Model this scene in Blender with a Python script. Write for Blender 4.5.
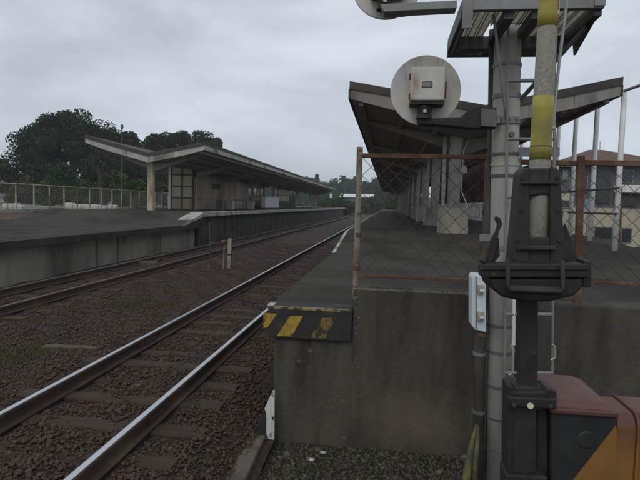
import bpy, math, random
import numpy as np
from mathutils import Vector, Matrix

for o in list(bpy.data.objects):
    bpy.data.objects.remove(o, do_unlink=True)
scene = bpy.context.scene
COL = scene.collection
random.seed(7)
RNG = np.random.default_rng(11)
R = math.radians

# ------------------------------------------------------------------ camera
FPX = 540.0                                   # focal length in pixels of the 640 px wide photograph
YAW, PITCH, ROLL = R(7.07), R(3.737), R(1.5)
CAM = Vector((0.0, 0.0, 1.75))                # z = 0 is the top of the near rails, +Y runs along the track
fwd = Vector((-math.sin(YAW) * math.cos(PITCH), math.cos(YAW) * math.cos(PITCH), -math.sin(PITCH)))
rt0 = Vector((math.cos(YAW), math.sin(YAW), 0))
up0 = rt0.cross(fwd)
rt = rt0 * math.cos(ROLL) + up0 * math.sin(ROLL)
up = up0 * math.cos(ROLL) - rt0 * math.sin(ROLL)
cam = bpy.data.cameras.new('camera')
cam.sensor_width = 36
cam.lens = 36 * FPX / 640
cam.clip_start, cam.clip_end = 0.05, 3000
camo = bpy.data.objects.new('camera', cam)
COL.objects.link(camo)
m3 = Matrix((rt, up, -fwd)).transposed()
camo.matrix_world = Matrix.Translation(CAM) @ m3.to_4x4()
scene.camera = camo

# ------------------------------------------------------------------ sky and sun (overcast day)
SUN_EL, SUN_AZ = R(46), R(192)                 # azimuth clockwise from +Y
w = bpy.data.worlds.new('World')
scene.world = w
w.use_nodes = True
nt = w.node_tree
nt.nodes.clear()
wo = nt.nodes.new('ShaderNodeOutputWorld')
sky = nt.nodes.new('ShaderNodeTexSky')
sky.sky_type = 'NISHITA'
sky.sun_disc = False
sky.sun_elevation = SUN_EL
sky.sun_rotation = SUN_AZ
b1 = nt.nodes.new('ShaderNodeBackground')
b1.inputs['Strength'].default_value = 0.08
nt.links.new(sky.outputs[0], b1.inputs['Color'])
tc = nt.nodes.new('ShaderNodeTexCoord')
mp = nt.nodes.new('ShaderNodeMapping')
mp.inputs['Scale'].default_value = (1.0, 1.0, 2.6)
nt.links.new(tc.outputs['Generated'], mp.inputs['Vector'])
nz = nt.nodes.new('ShaderNodeTexNoise')
nz.inputs['Scale'].default_value = 2.3
nz.inputs['Detail'].default_value = 5
nz.inputs['Roughness'].default_value = 0.55
nz.inputs['Distortion'].default_value = 0.4
nt.links.new(mp.outputs[0], nz.inputs['Vector'])
rp = nt.nodes.new('ShaderNodeValToRGB')
rp.color_ramp.elements[0].position = 0.34
rp.color_ramp.elements[0].color = (0.49, 0.55, 0.62, 1)
rp.color_ramp.elements[1].position = 0.66
rp.color_ramp.elements[1].color = (0.78, 0.85, 0.93, 1)
nt.links.new(nz.outputs['Fac'], rp.inputs['Fac'])
b2 = nt.nodes.new('ShaderNodeBackground')
b2.inputs['Strength'].default_value = 1.0
nt.links.new(rp.outputs[0], b2.inputs['Color'])
ms = nt.nodes.new('ShaderNodeMixShader')
ms.inputs[0].default_value = 0.88
nt.links.new(b1.outputs[0], ms.inputs[1])
nt.links.new(b2.outputs[0], ms.inputs[2])
nt.links.new(ms.outputs[0], wo.inputs['Surface'])

sl = bpy.data.lights.new('sun', 'SUN')
sl.energy = 0.8
sl.angle = R(30)
sl.color = (1.0, 0.95, 0.88)
so = bpy.data.objects.new('sun', sl)
COL.objects.link(so)
sd = Vector((math.sin(SUN_AZ) * math.cos(SUN_EL), math.cos(SUN_AZ) * math.cos(SUN_EL), math.sin(SUN_EL)))
so.rotation_euler = sd.to_track_quat('Z', 'Y').to_euler()
so.location = (0, 0, 40)

scene.view_settings.view_transform = 'Standard'
scene.view_settings.look = 'None'
scene.view_settings.exposure = 0.0
scene.view_settings.gamma = 1.0
scene.view_settings.use_curve_mapping = False

# ------------------------------------------------------------------ pixel -> direction -> point on a known plane
def ray(px, py):
    return fwd * FPX + rt * (px - 320.0) + up * (240.0 - py)
def P(px, py, Y):                             # point at distance Y along the track
    d = ray(px, py)
    return CAM + d * ((Y - CAM.y) / d.y)
def PX(px, py, X):
    d = ray(px, py)
    return CAM + d * ((X - CAM.x) / d.x)
def PZ(px, py, z):
    d = ray(px, py)
    return CAM + d * ((z - CAM.z) / d.z)
def mpp(px, py, Y):                           # metres per pixel there
    return (P(px, py, Y) - CAM).dot(fwd) / FPX

# ------------------------------------------------------------------ materials
MATS = {}
def mat(name, c1, c2=None, scale=6.0, c3=None, s3=1.2, t3=(0.5, 0.68), rough=0.85, bump=0.3, bscale=40.0,
        metal=0.0, stretch=(1, 1, 1), c4=None, s4=3.0, t4=(0.55, 0.62), st4=(1, 1, 1), spec=0.3, island=None,
        bdist=0.01):
    if name in MATS:
        return MATS[name]
    m = bpy.data.materials.new(name)
    m.use_nodes = True
    n = m.node_tree
    L = n.links
    bs = n.nodes['Principled BSDF']
    bs.inputs['Roughness'].default_value = rough
    bs.inputs['Metallic'].default_value = metal
    bs.inputs['Specular IOR Level'].default_value = spec
    t = n.nodes.new('ShaderNodeTexCoord')
    oi = n.nodes.new('ShaderNodeObjectInfo')
    vm = n.nodes.new('ShaderNodeVectorMath'); vm.operation = 'SCALE'
    cx = n.nodes.new('ShaderNodeCombineXYZ')
    for i in range(3):
        L.new(oi.outputs['Random'], cx.inputs[i])
    L.new(cx.outputs[0], vm.inputs[0]); vm.inputs['Scale'].default_value = 13.0
    ad = n.nodes.new('ShaderNodeVectorMath'); ad.operation = 'ADD'
    L.new(t.outputs['Object'], ad.inputs[0]); L.new(vm.outputs[0], ad.inputs[1])
    def noise(sc, st, det=6, rg=0.6):
        mpn = n.nodes.new('ShaderNodeMapping'); mpn.inputs['Scale'].default_value = st
        L.new(ad.outputs[0], mpn.inputs['Vector'])
        q = n.nodes.new('ShaderNodeTexNoise')
        q.inputs['Scale'].default_value = sc; q.inputs['Detail'].default_value = det
        q.inputs['Roughness'].default_value = rg
        L.new(mpn.outputs[0], q.inputs['Vector'])
        return q.outputs['Fac']
    def ramp(fac, lo, hi):
        q = n.nodes.new('ShaderNodeMapRange')
        q.inputs['From Min'].default_value = lo; q.inputs['From Max'].default_value = hi
        L.new(fac, q.inputs['Value'])
        return q.outputs[0]
    def mix(fac, a, b):
        q = n.nodes.new('ShaderNodeMix'); q.data_type = 'RGBA'
        if hasattr(fac, 'links'): L.new(fac, q.inputs[0])
        else: q.inputs[0].default_value = fac
        for s, v in ((q.inputs[6], a), (q.inputs[7], b)):
            if hasattr(v, 'links'): L.new(v, s)
            else: s.default_value = (*v, 1)
        return q.outputs[2]
    col = mix(ramp(noise(scale, stretch), 0.32, 0.68), c1, c2 or tuple(x * 0.7 for x in c1))
    if island:
        g = n.nodes.new('ShaderNodeNewGeometry')
        r2 = n.nodes.new('ShaderNodeValToRGB')
        els = r2.color_ramp.elements
        while len(els) < len(island): els.new(0.5)
        for i, c in enumerate(island):
            els[i].position = i / (len(island) - 1); els[i].color = (*c, 1)
        L.new(g.outputs['Random Per Island'], r2.inputs['Fac'])
        col = mix(0.75, col, r2.outputs[0])
    if c3: col = mix(ramp(noise(s3, stretch, 5), *t3), col, c3)
    if c4: col = mix(ramp(noise(s4, st4, 7, 0.7), *t4), col, c4)
    L.new(col, bs.inputs['Base Color'])
    if bump:
        bp = n.nodes.new('ShaderNodeBump')
        bp.inputs['Strength'].default_value = bump; bp.inputs['Distance'].default_value = bdist
        L.new(noise(bscale, (1, 1, 1), 8, 0.7), bp.inputs['Height'])
        L.new(bp.outputs[0], bs.inputs['Normal'])
    MATS[name] = m
    return m

STREAK = (1, 1, 0.15)
mat('asphalt', (0.088, 0.078, 0.067), (0.058, 0.052, 0.045), 2, (0.043, 0.039, 0.034), 0.7, (0.47, 0.62), c4=(0.16, 0.14, 0.118), s4=55, t4=(0.56, 0.68), bump=1.0, bscale=70, bdist=0.02, spec=0.1, rough=0.95)
mat('ground', (0.07, 0.058, 0.044), (0.04, 0.034, 0.025), 9, (0.042, 0.043, 0.022), 1.6, (0.5, 0.66), bump=1.0, bscale=35, bdist=0.05, c4=(0.11, 0.095, 0.075), s4=60, t4=(0.6, 0.68), spec=0.1)
mat('ballast', (0.072, 0.04, 0.033), (0.042, 0.026, 0.022), 9, (0.05, 0.043, 0.034), 0.6, (0.5, 0.65), bump=1.0, bscale=16, bdist=0.06, c4=(0.11, 0.085, 0.072), s4=22, t4=(0.56, 0.64))
mat('stone', (0.09, 0.066, 0.056), (0.05, 0.038, 0.033), 20, bump=0.4, bscale=60, island=[(0.05, 0.029, 0.021), (0.085, 0.045, 0.032), (0.064, 0.044, 0.033), (0.11, 0.072, 0.05), (0.058, 0.033, 0.024), (0.095, 0.076, 0.056), (0.08, 0.042, 0.03)])
mat('stone_grey', (0.12, 0.11, 0.095), (0.07, 0.065, 0.05), 20, bump=0.4, bscale=60, island=[(0.04, 0.035, 0.026), (0.075, 0.063, 0.05), (0.1, 0.085, 0.068), (0.05, 0.046, 0.032), (0.05, 0.042, 0.032), (0.065, 0.054, 0.042), (0.08, 0.066, 0.05), (0.16, 0.145, 0.125)])
mat('stone_white', (0.6, 0.57, 0.53), (0.42, 0.4, 0.36), 12, bump=0.4, bscale=40)
mat('wood', (0.06, 0.041, 0.029), (0.035, 0.025, 0.018), 5, (0.085, 0.066, 0.052), 3, (0.56, 0.75), stretch=(0.6, 9, 9), bump=0.7, bscale=25, bdist=0.015)
mat('old_timber', (0.12, 0.098, 0.074), (0.075, 0.06, 0.046), 6, (0.05, 0.04, 0.032), 3, stretch=(0.5, 9, 9), bump=0.7, bscale=25, bdist=0.012)
mat('rail_side', (0.085, 0.055, 0.04), (0.05, 0.036, 0.03), 8, (0.11, 0.07, 0.05), 2, rough=0.8, bump=0.4, bscale=60, metal=0.1)
mat('rail_top', (0.62, 0.62, 0.63), (0.5, 0.5, 0.51), 12, rough=0.3, bump=0.05, metal=0.9, stretch=(1, 0.05, 1))
mat('dark_concrete', (0.112, 0.098, 0.08), (0.07, 0.062, 0.051), 4.5, (0.036, 0.033, 0.028), 2.4, (0.45, 0.62), stretch=(1, 1, 0.25), c4=(0.19, 0.165, 0.13), s4=17, t4=(0.6, 0.72), bump=0.9, bscale=22, bdist=0.018, spec=0.15)
mat('mortar', (0.2, 0.165, 0.11), (0.12, 0.1, 0.07), 30, bump=0.3)
mat('beam_concrete', (0.15, 0.125, 0.098), (0.1, 0.085, 0.068), 6, (0.06, 0.052, 0.042), 2.5, (0.5, 0.68), bump=0.9, bscale=30, bdist=0.012)
mat('pale_concrete', (0.38, 0.345, 0.275), (0.27, 0.245, 0.195), 2.5, (0.13, 0.118, 0.092), 0.7, (0.45, 0.7), stretch=(1, 1, 0.5), c4=(0.13, 0.11, 0.08), s4=3, t4=(0.58, 0.74), st4=(1, 1, 0.3), bump=0.5, bscale=25)
mat('white_coping', (0.5, 0.48, 0.43), (0.36, 0.345, 0.3), 5, (0.16, 0.15, 0.12), 2.2, (0.5, 0.62), c4=(0.11, 0.1, 0.08), s4=7, t4=(0.56, 0.63), bump=0.5, bscale=25)
mat('fascia', (0.47, 0.445, 0.4), (0.32, 0.3, 0.27), 3, (0.16, 0.147, 0.13), 0.8, (0.5, 0.62), stretch=(1, 1, 0.5), c4=(0.12, 0.11, 0.1), s4=3, t4=(0.58, 0.7), st4=(1, 1, 0.2), bump=0.3)
mat('fascia_dull', (0.28, 0.258, 0.232), (0.2, 0.185, 0.167), 2, (0.125, 0.114, 0.1), 0.9, (0.5, 0.65), stretch=(1, 1, 0.4), bump=0.3)
mat('roof_dark', (0.085, 0.075, 0.066), (0.06, 0.053, 0.047), 3, (0.045, 0.04, 0.036), 0.7, bump=0.3)
mat('soffit', (0.3, 0.255, 0.22), (0.23, 0.195, 0.17), 3, (0.36, 0.31, 0.265), 0.6, (0.55, 0.7), bump=0.2)
mat('column_paint', (0.56, 0.54, 0.49), (0.47, 0.45, 0.4), 4, (0.3, 0.26, 0.2), 1.6, (0.55, 0.75), stretch=STREAK, bump=0.2)
mat('post_rusty_cream', (0.52, 0.46, 0.33), (0.4, 0.345, 0.24), 5, (0.17, 0.115, 0.07), 2.2, (0.5, 0.62), stretch=(1, 1, 0.2), c4=(0.1, 0.05, 0.028), s4=6, t4=(0.6, 0.68), bump=0.3)
mat('column_base', (0.36, 0.33, 0.265), (0.29, 0.265, 0.21), 3, (0.17, 0.14, 0.1), 1.5, (0.5, 0.7), stretch=(1, 1, 0.4), bump=0.3)
mat('white_paint', (0.72, 0.71, 0.68), (0.62, 0.61, 0.58), 5, (0.42, 0.37, 0.3), 2.5, (0.58, 0.75), stretch=STREAK, bump=0.15, rough=0.6)
mat('peeling_white', (0.66, 0.65, 0.61), (0.55, 0.53, 0.49), 9, (0.3, 0.27, 0.22), 9, (0.54, 0.66), stretch=(1, 1, 0.4), c4=(0.04, 0.036, 0.03), s4=26, t4=(0.6, 0.64), st4=(1, 1, 0.35), bump=0.4)
mat('signal_grey', (0.58, 0.53, 0.47), (0.5, 0.455, 0.4), 3, (0.64, 0.61, 0.58), 2, (0.45, 0.65), c4=(0.3, 0.21, 0.13), s4=6, t4=(0.54, 0.74), st4=(1, 1, 0.25), bump=0.1, rough=0.55)
mat('signal_box', (0.6, 0.57, 0.53), (0.5, 0.47, 0.42), 9, (0.34, 0.23, 0.14), 9, (0.54, 0.72), stretch=(1, 1, 0.3), bump=0.1, rough=0.5)
mat('black_metal', (0.03, 0.028, 0.026), (0.02, 0.019, 0.018), 10, (0.05, 0.043, 0.036), 6, (0.52, 0.7), c4=(0.1, 0.062, 0.04), s4=28, t4=(0.62, 0.68), rough=0.6, bump=0.25, bscale=80, bdist=0.003)
mat('black_rubber', (0.034, 0.032, 0.03), (0.024, 0.023, 0.022), 14, (0.06, 0.053, 0.046), 7, (0.5, 0.7), c4=(0.11, 0.085, 0.065), s4=34, t4=(0.63, 0.69), rough=0.65, bump=0.3, bscale=90, bdist=0.003)
mat('galvanised', (0.27, 0.27, 0.265), (0.2, 0.2, 0.197), 8, (0.19, 0.18, 0.165), 3, (0.55, 0.7), rough=0.55, bump=0.1, metal=0.35)
mat('galvanised_dull', (0.15, 0.15, 0.148), (0.11, 0.11, 0.108), 8, (0.09, 0.075, 0.06), 3, (0.55, 0.7), rough=0.6, bump=0.1, metal=0.25)
mat('grating', (0.66, 0.63, 0.55), (0.5, 0.47, 0.4), 20, (0.24, 0.21, 0.16), 6, (0.55, 0.7), rough=0.6, bump=0.2)
mat('mast_concrete', (0.42, 0.395, 0.36), (0.33, 0.31, 0.28), 6, (0.24, 0.225, 0.2), 2, (0.5, 0.68), stretch=(1, 1, 0.2), c4=(0.15, 0.13, 0.1), s4=8, t4=(0.62, 0.75), st4=(1, 1, 0.25), bump=0.35, bscale=70, bdist=0.004)
mat('conduit', (0.07, 0.063, 0.056), (0.05, 0.045, 0.04), 6, (0.1, 0.085, 0.07), 3, rough=0.6, bump=0.1)
mat('cabinet', (0.6, 0.65, 0.67), (0.52, 0.57, 0.58), 6, (0.36, 0.36, 0.33), 4, (0.6, 0.75), stretch=STREAK, rough=0.45, bump=0.05)
mat('latch', (0.5, 0.46, 0.34), (0.4, 0.36, 0.27), 20, rough=0.45, metal=0.4, bump=0.1)
mat('rust', (0.135, 0.072, 0.042), (0.085, 0.046, 0.03), 9, (0.2, 0.14, 0.09), 3, (0.5, 0.65), bump=0.6, bscale=60, bdist=0.006, c4=(0.07, 0.04, 0.03), s4=14, t4=(0.58, 0.66))
mat('old_pipe', (0.3, 0.28, 0.215), (0.22, 0.205, 0.155), 8, (0.16, 0.085, 0.048), 3.5, (0.46, 0.56), stretch=(1, 1, 0.35), c4=(0.075, 0.045, 0.03), s4=9, t4=(0.56, 0.63), bump=0.4, bscale=60, bdist=0.004)
mat('wire_rust', (0.1, 0.075, 0.058), (0.065, 0.05, 0.042), 20, bump=0.0, rough=0.7)
mat('wire_pale', (0.46, 0.47, 0.43), (0.36, 0.37, 0.33), 20, bump=0.0, rough=0.6)
mat('steel_rod', (0.36, 0.36, 0.36), (0.28, 0.28, 0.28), 20, bump=0.0, rough=0.5, metal=0.4)
mat('machine_brown', (0.115, 0.05, 0.04), (0.09, 0.04, 0.033), 6, (0.15, 0.075, 0.06), 2.5, (0.5, 0.7), rough=0.5, bump=0.1)
mat('hazard_black', (0.03, 0.03, 0.03), (0.022, 0.022, 0.022), 10, (0.045, 0.043, 0.04), 4, rough=0.5, bump=0.1)
mat('sleeve_grey', (0.31, 0.285, 0.235), (0.15, 0.14, 0.115), 110, (0.24, 0.225, 0.18), 5, rough=0.6, bump=0.5, bscale=140, bdist=0.003)
mat('sleeve_yellow', (0.4, 0.34, 0.06), (0.33, 0.285, 0.055), 9, (0.22, 0.2, 0.07), 5, (0.48, 0.68), rough=0.5, bump=0.1)
mat('guard_yellow', (0.2, 0.18, 0.05), (0.11, 0.105, 0.045), 9, (0.06, 0.058, 0.04), 5, (0.42, 0.58), rough=0.6, bump=0.1)
mat('nose_black', (0.04, 0.038, 0.035), (0.03, 0.029, 0.027), 9, (0.07, 0.065, 0.058), 5, (0.55, 0.7), bump=0.5, bscale=50)
mat('nose_yellow', (0.42, 0.28, 0.045), (0.31, 0.2, 0.035), 14, (0.055, 0.047, 0.035), 20, (0.56, 0.64), bump=0.5, bscale=50)
mat('nose_yellow_worn', (0.24, 0.165, 0.04), (0.15, 0.11, 0.04), 14, (0.045, 0.04, 0.032), 18, (0.48, 0.6), bump=0.5, bscale=50)
mat('edge_paint', (0.36, 0.25, 0.1), (0.22, 0.16, 0.08), 12, (0.06, 0.053, 0.043), 16, (0.47, 0.56), bump=0.5, bscale=50)
mat('cream_wall', (0.5, 0.45, 0.34), (0.44, 0.4, 0.3), 3, (0.34, 0.3, 0.23), 1, stretch=STREAK, bump=0.1)
mat('brown_wall', (0.42, 0.33, 0.25), (0.34, 0.27, 0.205), 3, (0.25, 0.195, 0.15), 1, stretch=STREAK, bump=0.1)
mat('brown_board', (0.12, 0.06, 0.045), (0.085, 0.043, 0.034), 5, stretch=STREAK, bump=0.2)
mat('grey_wall', (0.13, 0.13, 0.14), (0.1, 0.1, 0.11), 3, stretch=STREAK, bump=0.1)
mat('roof_brown', (0.13, 0.075, 0.058), (0.1, 0.06, 0.047), 6, (0.16, 0.1, 0.08), 2, bump=0.3)
mat('glass_dark', (0.03, 0.035, 0.04), (0.022, 0.026, 0.03), 4, rough=0.12, bump=0, spec=0.5)
mat('pane_cream', (0.5, 0.44, 0.31), (0.42, 0.37, 0.27), 4, rough=0.5, bump=0.05)
mat('window_frame', (0.1, 0.085, 0.065), (0.08, 0.065, 0.05), 8, bump=0.1)
mat('bark', (0.09, 0.07, 0.055), (0.05, 0.04, 0.032), 6, stretch=(2, 2, 0.4), bump=0.6, bscale=20)
mat('soil', (0.12, 0.085, 0.06), (0.08, 0.06, 0.045), 5, bump=0.6, bscale=20, bdist=0.04)
mat('yard', (0.2, 0.19, 0.16), (0.13, 0.13, 0.1), 0.6, (0.07, 0.085, 0.04), 0.25, (0.48, 0.58), bump=0.4, bscale=8)
mat('kerb', (0.42, 0.39, 0.33), (0.32, 0.3, 0.25), 3, (0.2, 0.18, 0.14), 1.2, bump=0.2)
mat('blue_sheet', (0.1, 0.2, 0.42), (0.08, 0.16, 0.34), 4, rough=0.5, bump=0.3, bscale=12)
mat('red_paint', (0.2, 0.08, 0.055), (0.15, 0.06, 0.045), 8, rough=0.5, bump=0.1)
mat('tint_blue', (0.2, 0.28, 0.33), (0.18, 0.25, 0.3), 8, rough=0.5, bump=0)
LEAF = {'dark': [(0.034, 0.044, 0.024), (0.04, 0.051, 0.027), (0.046, 0.058, 0.03), (0.037, 0.047, 0.026)],
        'mid': [(0.036, 0.055, 0.022), (0.05, 0.072, 0.028), (0.06, 0.082, 0.034), (0.042, 0.06, 0.025)],
        'olive': [(0.05, 0.066, 0.03), (0.07, 0.085, 0.036), (0.06, 0.072, 0.034), (0.085, 0.095, 0.045)],
        'far': [(0.045, 0.062, 0.045), (0.056, 0.074, 0.052), (0.066, 0.082, 0.056), (0.05, 0.066, 0.048)],
        'grass': [(0.06, 0.072, 0.028), (0.085, 0.09, 0.036), (0.12, 0.108, 0.055), (0.07, 0.078, 0.032)]}
for k, v in LEAF.items():
    mat('leaf_' + k, v[0], v[1], 2, rough=0.9, bump=0, island=v, spec=0.04)

def hazard_mat():
    """orange-yellow gate machine paint, browned on its upper shoulders"""
    m = mat('machine_yellow', (0.3, 0.15, 0.032), (0.24, 0.12, 0.028), 7, (0.2, 0.095, 0.035), 3, (0.5, 0.7), rough=0.5, bump=0.12)
    return m
hazard_mat()
def fade_mat(z0, z1):
    '''yellow machine paint going over into the brown of the weathered shoulders'''
    m = mat('machine_fade', (0.28, 0.135, 0.032), (0.22, 0.105, 0.028), 7, (0.2, 0.095, 0.035), 3, (0.5, 0.7), rough=0.5, bump=0.12)
    n = m.node_tree; L = n.links
    bs = n.nodes['Principled BSDF']
    old = bs.inputs['Base Color'].links[0].from_socket
    t = n.nodes.new('ShaderNodeTexCoord'); sp = n.nodes.new('ShaderNodeSeparateXYZ'); L.new(t.outputs['Object'], sp.inputs[0])
    q = n.nodes.new('ShaderNodeTexNoise'); q.inputs['Scale'].default_value = 14; L.new(t.outputs['Object'], q.inputs['Vector'])
    ma = n.nodes.new('ShaderNodeMath'); ma.operation = 'MULTIPLY_ADD'; ma.inputs[1].default_value = 0.04
    L.new(q.outputs['Fac'], ma.inputs[0]); L.new(sp.outputs['Z'], ma.inputs[2])
    mr_ = n.nodes.new('ShaderNodeMapRange'); mr_.inputs['From Min'].default_value = z0; mr_.inputs['From Max'].default_value = z1
    L.new(ma.outputs[0], mr_.inputs['Value'])
    mx = n.nodes.new('ShaderNodeMix'); mx.data_type = 'RGBA'
    L.new(mr_.outputs[0], mx.inputs[0]); L.new(old, mx.inputs[6]); mx.inputs[7].default_value = (0.11, 0.047, 0.038, 1)
    L.new(mx.outputs[2], bs.inputs['Base Color'])
def patch_mat(centre, rad):
    '''dark wall concrete with one bleached, earthy patch low down'''
    m = mat('plinth_concrete', (0.108, 0.095, 0.077), (0.064, 0.056, 0.046), 6, (0.034, 0.031, 0.026), 2.6, (0.46, 0.62), stretch=(1, 1, 0.22), c4=(0.17, 0.15, 0.12), s4=26, t4=(0.6, 0.7), bump=0.9, bscale=22, bdist=0.018, spec=0.15)
    n = m.node_tree; L = n.links
    bs = n.nodes['Principled BSDF']
    old = bs.inputs['Base Color'].links[0].from_socket
    t = n.nodes.new('ShaderNodeTexCoord')
    sb = n.nodes.new('ShaderNodeVectorMath'); sb.operation = 'SUBTRACT'; L.new(t.outputs['Object'], sb.inputs[0]); sb.inputs[1].default_value = centre
    ml = n.nodes.new('ShaderNodeVectorMath'); ml.operation = 'MULTIPLY'; L.new(sb.outputs[0], ml.inputs[0]); ml.inputs[1].default_value = (1 / rad[0], 0, 1 / rad[1])
    ln = n.nodes.new('ShaderNodeVectorMath'); ln.operation = 'LENGTH'; L.new(ml.outputs[0], ln.inputs[0])
    q = n.nodes.new('ShaderNodeTexNoise'); q.inputs['Scale'].default_value = 4; q.inputs['Detail'].default_value = 8; q.inputs['Roughness'].default_value = 0.7
    L.new(t.outputs['Object'], q.inputs['Vector'])
    ma = n.nodes.new('ShaderNodeMath'); ma.operation = 'MULTIPLY_ADD'; ma.inputs[1].default_value = 1.9
    L.new(q.outputs['Fac'], ma.inputs[0]); L.new(ln.outputs['Value'], ma.inputs[2])
    mr_ = n.nodes.new('ShaderNodeMapRange'); mr_.inputs['From Min'].default_value = 1.1; mr_.inputs['From Max'].default_value = 2.1
    mr_.inputs['To Min'].default_value = 0.6; mr_.inputs['To Max'].default_value = 0.0
    L.new(ma.outputs[0], mr_.inputs['Value'])
    mx = n.nodes.new('ShaderNodeMix'); mx.data_type = 'RGBA'
    L.new(mr_.outputs[0], mx.inputs[0]); L.new(old, mx.inputs[6]); mx.inputs[7].default_value = (0.17, 0.138, 0.096, 1)
    L.new(mx.outputs[2], bs.inputs['Base Color'])
pq = P(415, 422, 4.73) - Vector((2, 4.73, -0.4))
patch_mat(tuple(pq), (0.6, 0.3))
zz_m = P(600, 412, 1.93).z + 0.4
fade_mat(zz_m - 0.13, zz_m - 0.01)

# ------------------------------------------------------------------ mesh collecting
class MB:
    def __init__(s): s.v = []; s.f = []
    def add(s, vs, fs):
        k = len(s.v); s.v += [tuple(q) for q in vs]; s.f += [tuple(i + k for i in f) for f in fs]; return s
    def box(s, x0, x1, y0, y1, z0, z1):
        return s.hexa([(x0, y0, z0), (x1, y0, z0), (x1, y1, z0), (x0, y1, z0), (x0, y0, z1), (x1, y0, z1), (x1, y1, z1), (x0, y1, z1)])
    def hexa(s, p):
        return s.add(p, [(3, 2, 1, 0), (4, 5, 6, 7), (0, 1, 5, 4), (1, 2, 6, 5), (2, 3, 7, 6), (3, 0, 4, 7)])
    def prism(s, poly, off):
        n = len(poly); off = Vector(off)
        a = [Vector(q) for q in poly]; b = [q + off for q in a]
        nrm = Vector((0, 0, 0))
        for i in range(n): nrm += a[i].cross(a[(i + 1) % n])
        if nrm.dot(off) > 0: a, b = a[::-1], b[::-1]
        return s.add(a + b, [tuple(range(n)), tuple(range(2 * n - 1, n - 1, -1))] + [(i, n + i, n + (i + 1) % n, (i + 1) % n) for i in range(n)])
    def tube(s, p, q, r, n=8, r2=None, caps=True):
        return s.path([p, q], [r, r if r2 is None else r2], n, caps)
    def path(s, pts, r, n=6, caps=True):
        pts = [Vector(p) for p in pts]
        rs = r if isinstance(r, (list, tuple)) else [r] * len(pts)
        k = len(s.v); ref = None
        for i, p in enumerate(pts):
            d = (pts[min(i + 1, len(pts) - 1)] - pts[max(i - 1, 0)]).normalized()
            if ref is None:
                ref = d.orthogonal().normalized()
            ref = (ref - d * ref.dot(d)).normalized()
            c = d.cross(ref)
            for j in range(n):
                a = 2 * math.pi * (j + 0.5) / n
                s.v.append(tuple(p + (ref * math.cos(a) + c * math.sin(a)) * rs[i]))
        for i in range(len(pts) - 1):
            for j in range(n):
                a = k + i * n + j; b = k + i * n + (j + 1) % n
                s.f.append((a, b, b + n, a + n))
        if caps:
            s.f.append(tuple(k + j for j in range(n))[::-1])
            e = k + (len(pts) - 1) * n
            s.f.append(tuple(e + j for j in range(n)))
        return s
    def mesh(s, name, material, smooth=False, off=(0, 0, 0)):
        me = bpy.data.meshes.new(name)
        o = Vector(off)
        me.from_pydata([tuple(Vector(q) - o) for q in s.v], [], s.f)
        me.materials.append(MATS[material])
        if smooth: me.polygons.foreach_set('use_smooth', [True] * len(me.polygons))
        me.update()
        return me
    def build(s, name, material, parent=None, smooth=False, bevel=0):
        if parent is not None: off = wloc(parent)
        else:
            xs = np.array(s.v); off = Vector(((xs[:, 0].min() + xs[:, 0].max()) / 2, (xs[:, 1].min() + xs[:, 1].max()) / 2, xs[:, 2].min()))
        o = bpy.data.objects.new(name, s.mesh(name, material, smooth, off))
        COL.objects.link(o)
        o['_w'] = [off.x, off.y, off.z]
        if parent is not None: o.parent = parent
        else: o.location = off
        if bevel:
            b = o.modifiers.new('bevel', 'BEVEL'); b.width = bevel; b.segments = 2; b.limit_method = 'ANGLE'
        return o
WL = {}
def wloc(o):
    p = Vector((0, 0, 0))
    while o is not None:
        p = p + o.location; o = o.parent
    return p
def empty(name, loc, label, cat, group=None):
    o = bpy.data.objects.new(name, None)
    o.empty_display_size = 0.2
    o.location = loc
    COL.objects.link(o)
    return tag(o, label, cat, group)
def tag(o, label=None, cat=None, group=None, kind=None):
    if label: o['label'] = label
    if cat: o['category'] = cat
    if group: o['group'] = group
    if kind: o['kind'] = kind
    return o
def copy_part(o, parent, d):                  # a copy that shares mesh data, moved by d
    c = o.copy(); COL.objects.link(c); c.parent = parent
    c.location = o.location + Vector(d)
    return c
def box(x0, x1, y0, y1, z0, z1): return MB().box(x0, x1, y0, y1, z0, z1)
def strip_uv(o):
    if '_w' in o: del o['_w']

# ------------------------------------------------------------------ terrain
def spaced(a, b, first, grow):
    out = [a]; st = first
    while out[-1] < b:
        out.append(min(b, out[-1] + st)); st *= grow
    return out
tag(MB().add([(-700, -60, -0.42), (700, -60, -0.42), (700, 1500, -0.42), (-700, 1500, -0.42)], [(0, 1, 2, 3)]).build('ground', 'ground'), kind='structure')

NEAR_C, FAR_C = -2.49, -6.63                  # track centre lines
GA = 0.5665                                   # half the distance between rail centres
EDGE = -1.035                                  # right platform edge
EDGE_L = -8.1                                 # left platform edge
PL, PH = 0.825, 1.10                           # right platform, low end and raised length
LL, LH = 0.78, 1.27                           # left platform

def bed_z(x, y):
    z = -0.165
    d = min(abs(x - NEAR_C), abs(x - FAR_C))
    if d > 1.1: z -= 0.05 * min(1, (d - 1.1) / 0.5)
    if x > -1.45 and y < 6: z -= 0.17 * min(1, (x + 1.45) / 0.4)
    z += 0.022 * math.sin(3.1 * x + 1.7 * y) * math.sin(2.3 * y - x) + 0.012 * math.sin(9 * x + 5 * y)
    return z
ys = spaced(0.0, 420, 0.16, 1.022)
xs = list(np.linspace(-8.3, -0.93, 62))
mb = MB()
for y in ys:
    for x in xs: mb.v.append((x, y, bed_z(x, y)))
nx = len(xs)
for j in range(len(ys) - 1):
    for i in range(nx - 1):
        a = j * nx + i
        mb.f.append((a, a + 1, a + 1 + nx, a + nx))
tag(mb.build('ballast_bed', 'ballast', smooth=True), kind='structure')

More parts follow.
